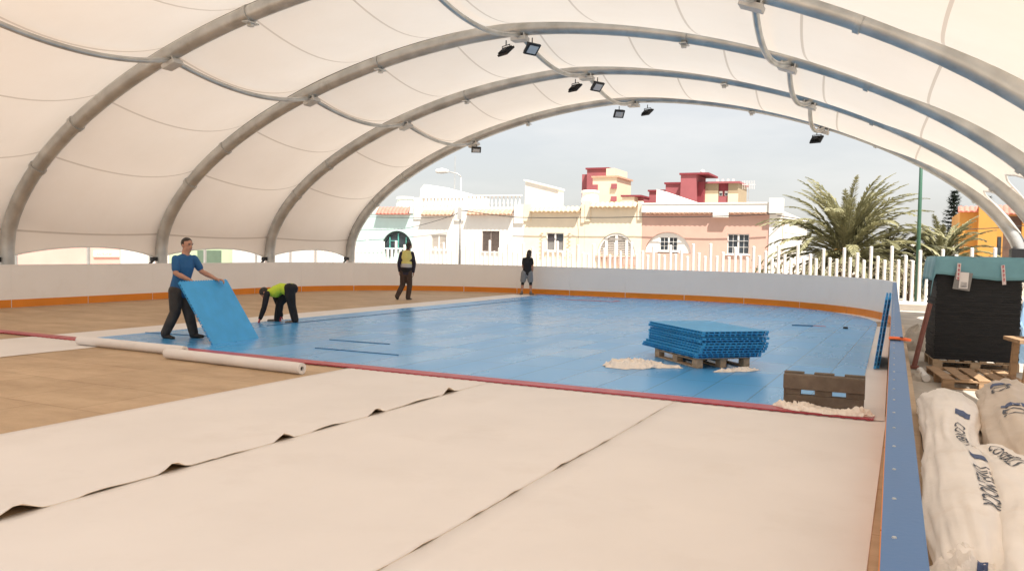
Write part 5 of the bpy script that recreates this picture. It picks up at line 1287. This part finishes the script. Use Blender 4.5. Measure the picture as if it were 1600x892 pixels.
cable('thin cable from the street lamp pole to the mint house, the upper of two', [(-23.65, 44.05, 3.95), (-27.4, 49.6, 3.75), (-33.6, 49.4, 3.72), (-37, 49.4, 3.5)], .014, .12)
cable('thin cable from the street lamp pole to the mint house, the lower of two', [(-23.66, 44.0, 3.75), (-31, 49.4, 2.9), (-37, 49.4, 2.8)], .016, .1)
cable('thin cable hanging down the cream wall beside the arched window', [(-18.3, 49.6, 3.7), (-18.25, 49.85, 2.9), (-18.3, 49.9, 1.2)], .012, 0)

# ---------------------------------------------------------------- palms and trees
def frond(mb, base, az, el, ln, droop, lw=.42, npair=40, width=.075, seed=0):
    r = random.Random(seed); P = []; p = V(base); e = el; n = 16; dirh = V((math.cos(az), math.sin(az), 0)); side = V((-math.sin(az), math.cos(az), 0))
    for i in range(n + 1):
        P.append(p.copy()); d = dirh * math.cos(e) + V((0, 0, math.sin(e))); p = p + d * ln / n; e -= droop / n * (.4 + 1.4 * i / n)
    mb.tube(P, [lerp(.035, .008, i / n) for i in range(n + 1)], 5)
    for i in range(npair):
        q = lerp(.16, .995, i / npair); k = q * n; a = min(int(k), n - 1); b = P[a].lerp(P[a + 1], k - a); d = (P[a + 1] - P[a]).normalized(); nn = side.cross(d).normalized()
        L_ = lw * (1.15 * math.sin(math.pi * min(1, .12 + q * .86)) ** .7) * r.uniform(.8, 1.1)
        for sg in (-1, 1):
            v = (side * sg * .52 + d * .86 - nn * r.uniform(-.28, .12)).normalized() if nn.z < 0 else (side * sg * .52 + d * .86 + nn * r.uniform(-.1, .3)).normalized()
            tip = b + v * L_ + V((0, 0, -.14 * L_)); mid = b + v * L_ * .5; wv = v.cross(V((r.uniform(-.3, .3), r.uniform(-.3, .3), 1))).normalized() * width * .5
            x = [mb.bm.verts.new(z_) for z_ in (b - wv * .5, b + wv * .5, mid + wv, tip, mid - wv)]; mb.bm.faces.new(x)
def palm(label, c, zc, n, ln, seed, mt='frond', tr=.26, spread=(-.5, 1.45), lw=.42, dry=8, stems=True):
    r = random.Random(seed); t = thing('palm_tree', label, 'palm tree', c)
    mb = MB(); nz_ = 12; mb.tube([(0, 0, zc * i / nz_) for i in range(nz_ + 1)], [tr * (1.0 + .12 * (i % 2) + (.25 if i > 9 else 0)) for i in range(nz_ + 1)], 12)
    for i in range(26): a = i * 2.4; z = zc * (.5 + .5 * i / 26); mb.capsule([(tr * .9 * math.cos(a), tr * .9 * math.sin(a), z), (tr * 1.5 * math.cos(a), tr * 1.5 * math.sin(a), z + .16)], [.05, .03], seg=6)
    mb.build('trunk', 'trunk', t)
    mb = MB()
    for i in range(n):
        q = (i + .5) / n; az = i * 2.39996 + r.uniform(-.25, .25); el = lerp(spread[1], spread[0], q ** 1.15) + r.uniform(-.1, .1)
        frond(mb, (.12 * math.cos(az), .12 * math.sin(az), zc + .25 * (1 - q)), az, el, ln * r.uniform(.85, 1.08) * (1 if q > .1 else .8), lerp(.85, 1.9, q) * r.uniform(.8, 1.2), lw, seed=seed * 100 + i)
    mb.build('crown', mt, t)
    mb = MB()
    for i in range(dry): az = i * 2 * math.pi / dry + r.uniform(-.3, .3); frond(mb, (.2 * math.cos(az), .2 * math.sin(az), zc - .1), az, r.uniform(-.9, -.3), ln * .7, 1.2, .32, 22, .05, seed * 77 + i)
    mb.build('dry_frond', 'frond_dry', t)
    if stems:
        mb = MB()
        for i in range(9): az = r.uniform(0, 6.28); mb.tube([(0, 0, zc), (.35 * math.cos(az), .35 * math.sin(az), zc + .45), (.75 * math.cos(az), .75 * math.sin(az), zc + .35)], [.03, .022, .012], 5)
        mb.build('fruit_stem', 'orange_stem', t)
palm('big feathery palm with the tallest crown, right of the salmon house', (-1.85, 38, GZ), 1.6, 84, 4.15, 5, spread=(-.02, 1.5), lw=.42)
palm('darker drooping palm just behind the right side of the big palm', (-.35, 42, GZ), 1.3, 56, 3.5, 9, 'frond_dark', .24, (-.55, 1.0), dry=10, stems=False)
palm('smaller palm with orange stems between the green pole and the ochre house', (1.95, 42.5, GZ), 1.35, 54, 2.7, 14, 'frond', .22, (-.3, 1.4), .34)
def conifer(label, c, h, seed):
    r = random.Random(seed); t = thing('pine_tree', label, 'pine tree', c)
    mb = MB(); mb.tube([(0, 0, 0), (0, 0, h * .5), (0, 0, h)], [.22, .13, .02], 8); mb.build('trunk', 'trunk', t)
    mb = MB(); n = 19
    for i in range(n):
        z = lerp(h * .22, h * .97, i / (n - 1)); R_ = lerp(2.2, .15, (i / (n - 1)) ** .8); m = r.choice((5, 6, 7))
        for j in range(m):
            a = 2 * math.pi * j / m + r.uniform(-.4, .4) + i; L_ = R_ * r.uniform(.6, 1.1); d = V((math.cos(a), math.sin(a), 0)); s_ = V((-d.y, d.x, 0))
            P = [V((0, 0, z)), V((0, 0, z - .05)) + d * L_ * .5, V((0, 0, z + .12)) + d * L_]; mb.tube(P, [.03, .02, .01], 4)
            for q in range(34):
                u = r.uniform(.15, 1); b = d * L_ * u + V((0, 0, z - .06 * math.sin(u * 3) + .1 * u)); v = (s_ * r.uniform(-1, 1) + d * .5 + V((0, 0, r.uniform(-.35, .35)))).normalized() * r.uniform(.2, .46); wv = v.cross(V((0, 0, 1))).normalized() * .07
                mb.quad(b - wv, b + wv, b + v + wv * .3, b + v - wv * .3)
    mb.build('crown', 'needle', t)
conifer('dark spire shaped pine standing left of the ochre house', (4.5, 80, GZ), 7.5, 3)
conifer('second dark pine half hidden by the canopy edge above the ochre roof', (6.9, 80, GZ), 7.0, 6)
def shrub(label, c, r0, h, seed, n=900):
    r = random.Random(seed); t = thing('shrub', label, 'shrub', c); mb = MB()
    for i in range(9): a = r.uniform(0, 6.28); mb.tube([(0, 0, 0), (r0 * .4 * math.cos(a), r0 * .4 * math.sin(a), h * .5), (r0 * .8 * math.cos(a), r0 * .8 * math.sin(a), h * .85)], [.03, .02, .008], 5)
    mb.build('stem', 'trunk', t); mb = MB()
    cl = [(r.uniform(-r0, r0), r.uniform(-r0 * .6, r0 * .6), r.uniform(.1, h * .8), r.uniform(.2, .42)) for i in range(26)]
    for i in range(n):
        a, b, z, q = r.choice(cl); p = V((a, b, z)) + V((r.gauss(0, q * .6), r.gauss(0, q * .6), r.gauss(0, q * .5)))
        if p.z < 0: p.z = abs(p.z)
        v = V((r.gauss(0, 1), r.gauss(0, 1), r.gauss(0, 1))).normalized() * .11; wv = v.cross(V((r.gauss(0, 1), r.gauss(0, 1), r.gauss(0, 1)))).normalized() * .035
        mb.quad(p - wv * .3, p + v * .5 - wv, p + v, p + v * .5 + wv)
    mb.build('leaves', 'leaf', t)
shrub('dusty shrub behind the fence left of the big palm trunk', (-3.6, 33.5, 0), 1.1, 1.5, 4)
shrub('dusty shrub behind the fence right of the big palm trunk', (-1.2, 33.6, 0), 1.2, 1.7, 5)
shrub('dusty shrub behind the fence beside the green pole', (.55, 34.0, 0), 1.0, 1.7, 6)
shrub('dusty shrub behind the fence and the black bundle', (2.7, 34.0, 0), 1.1, 1.6, 7)
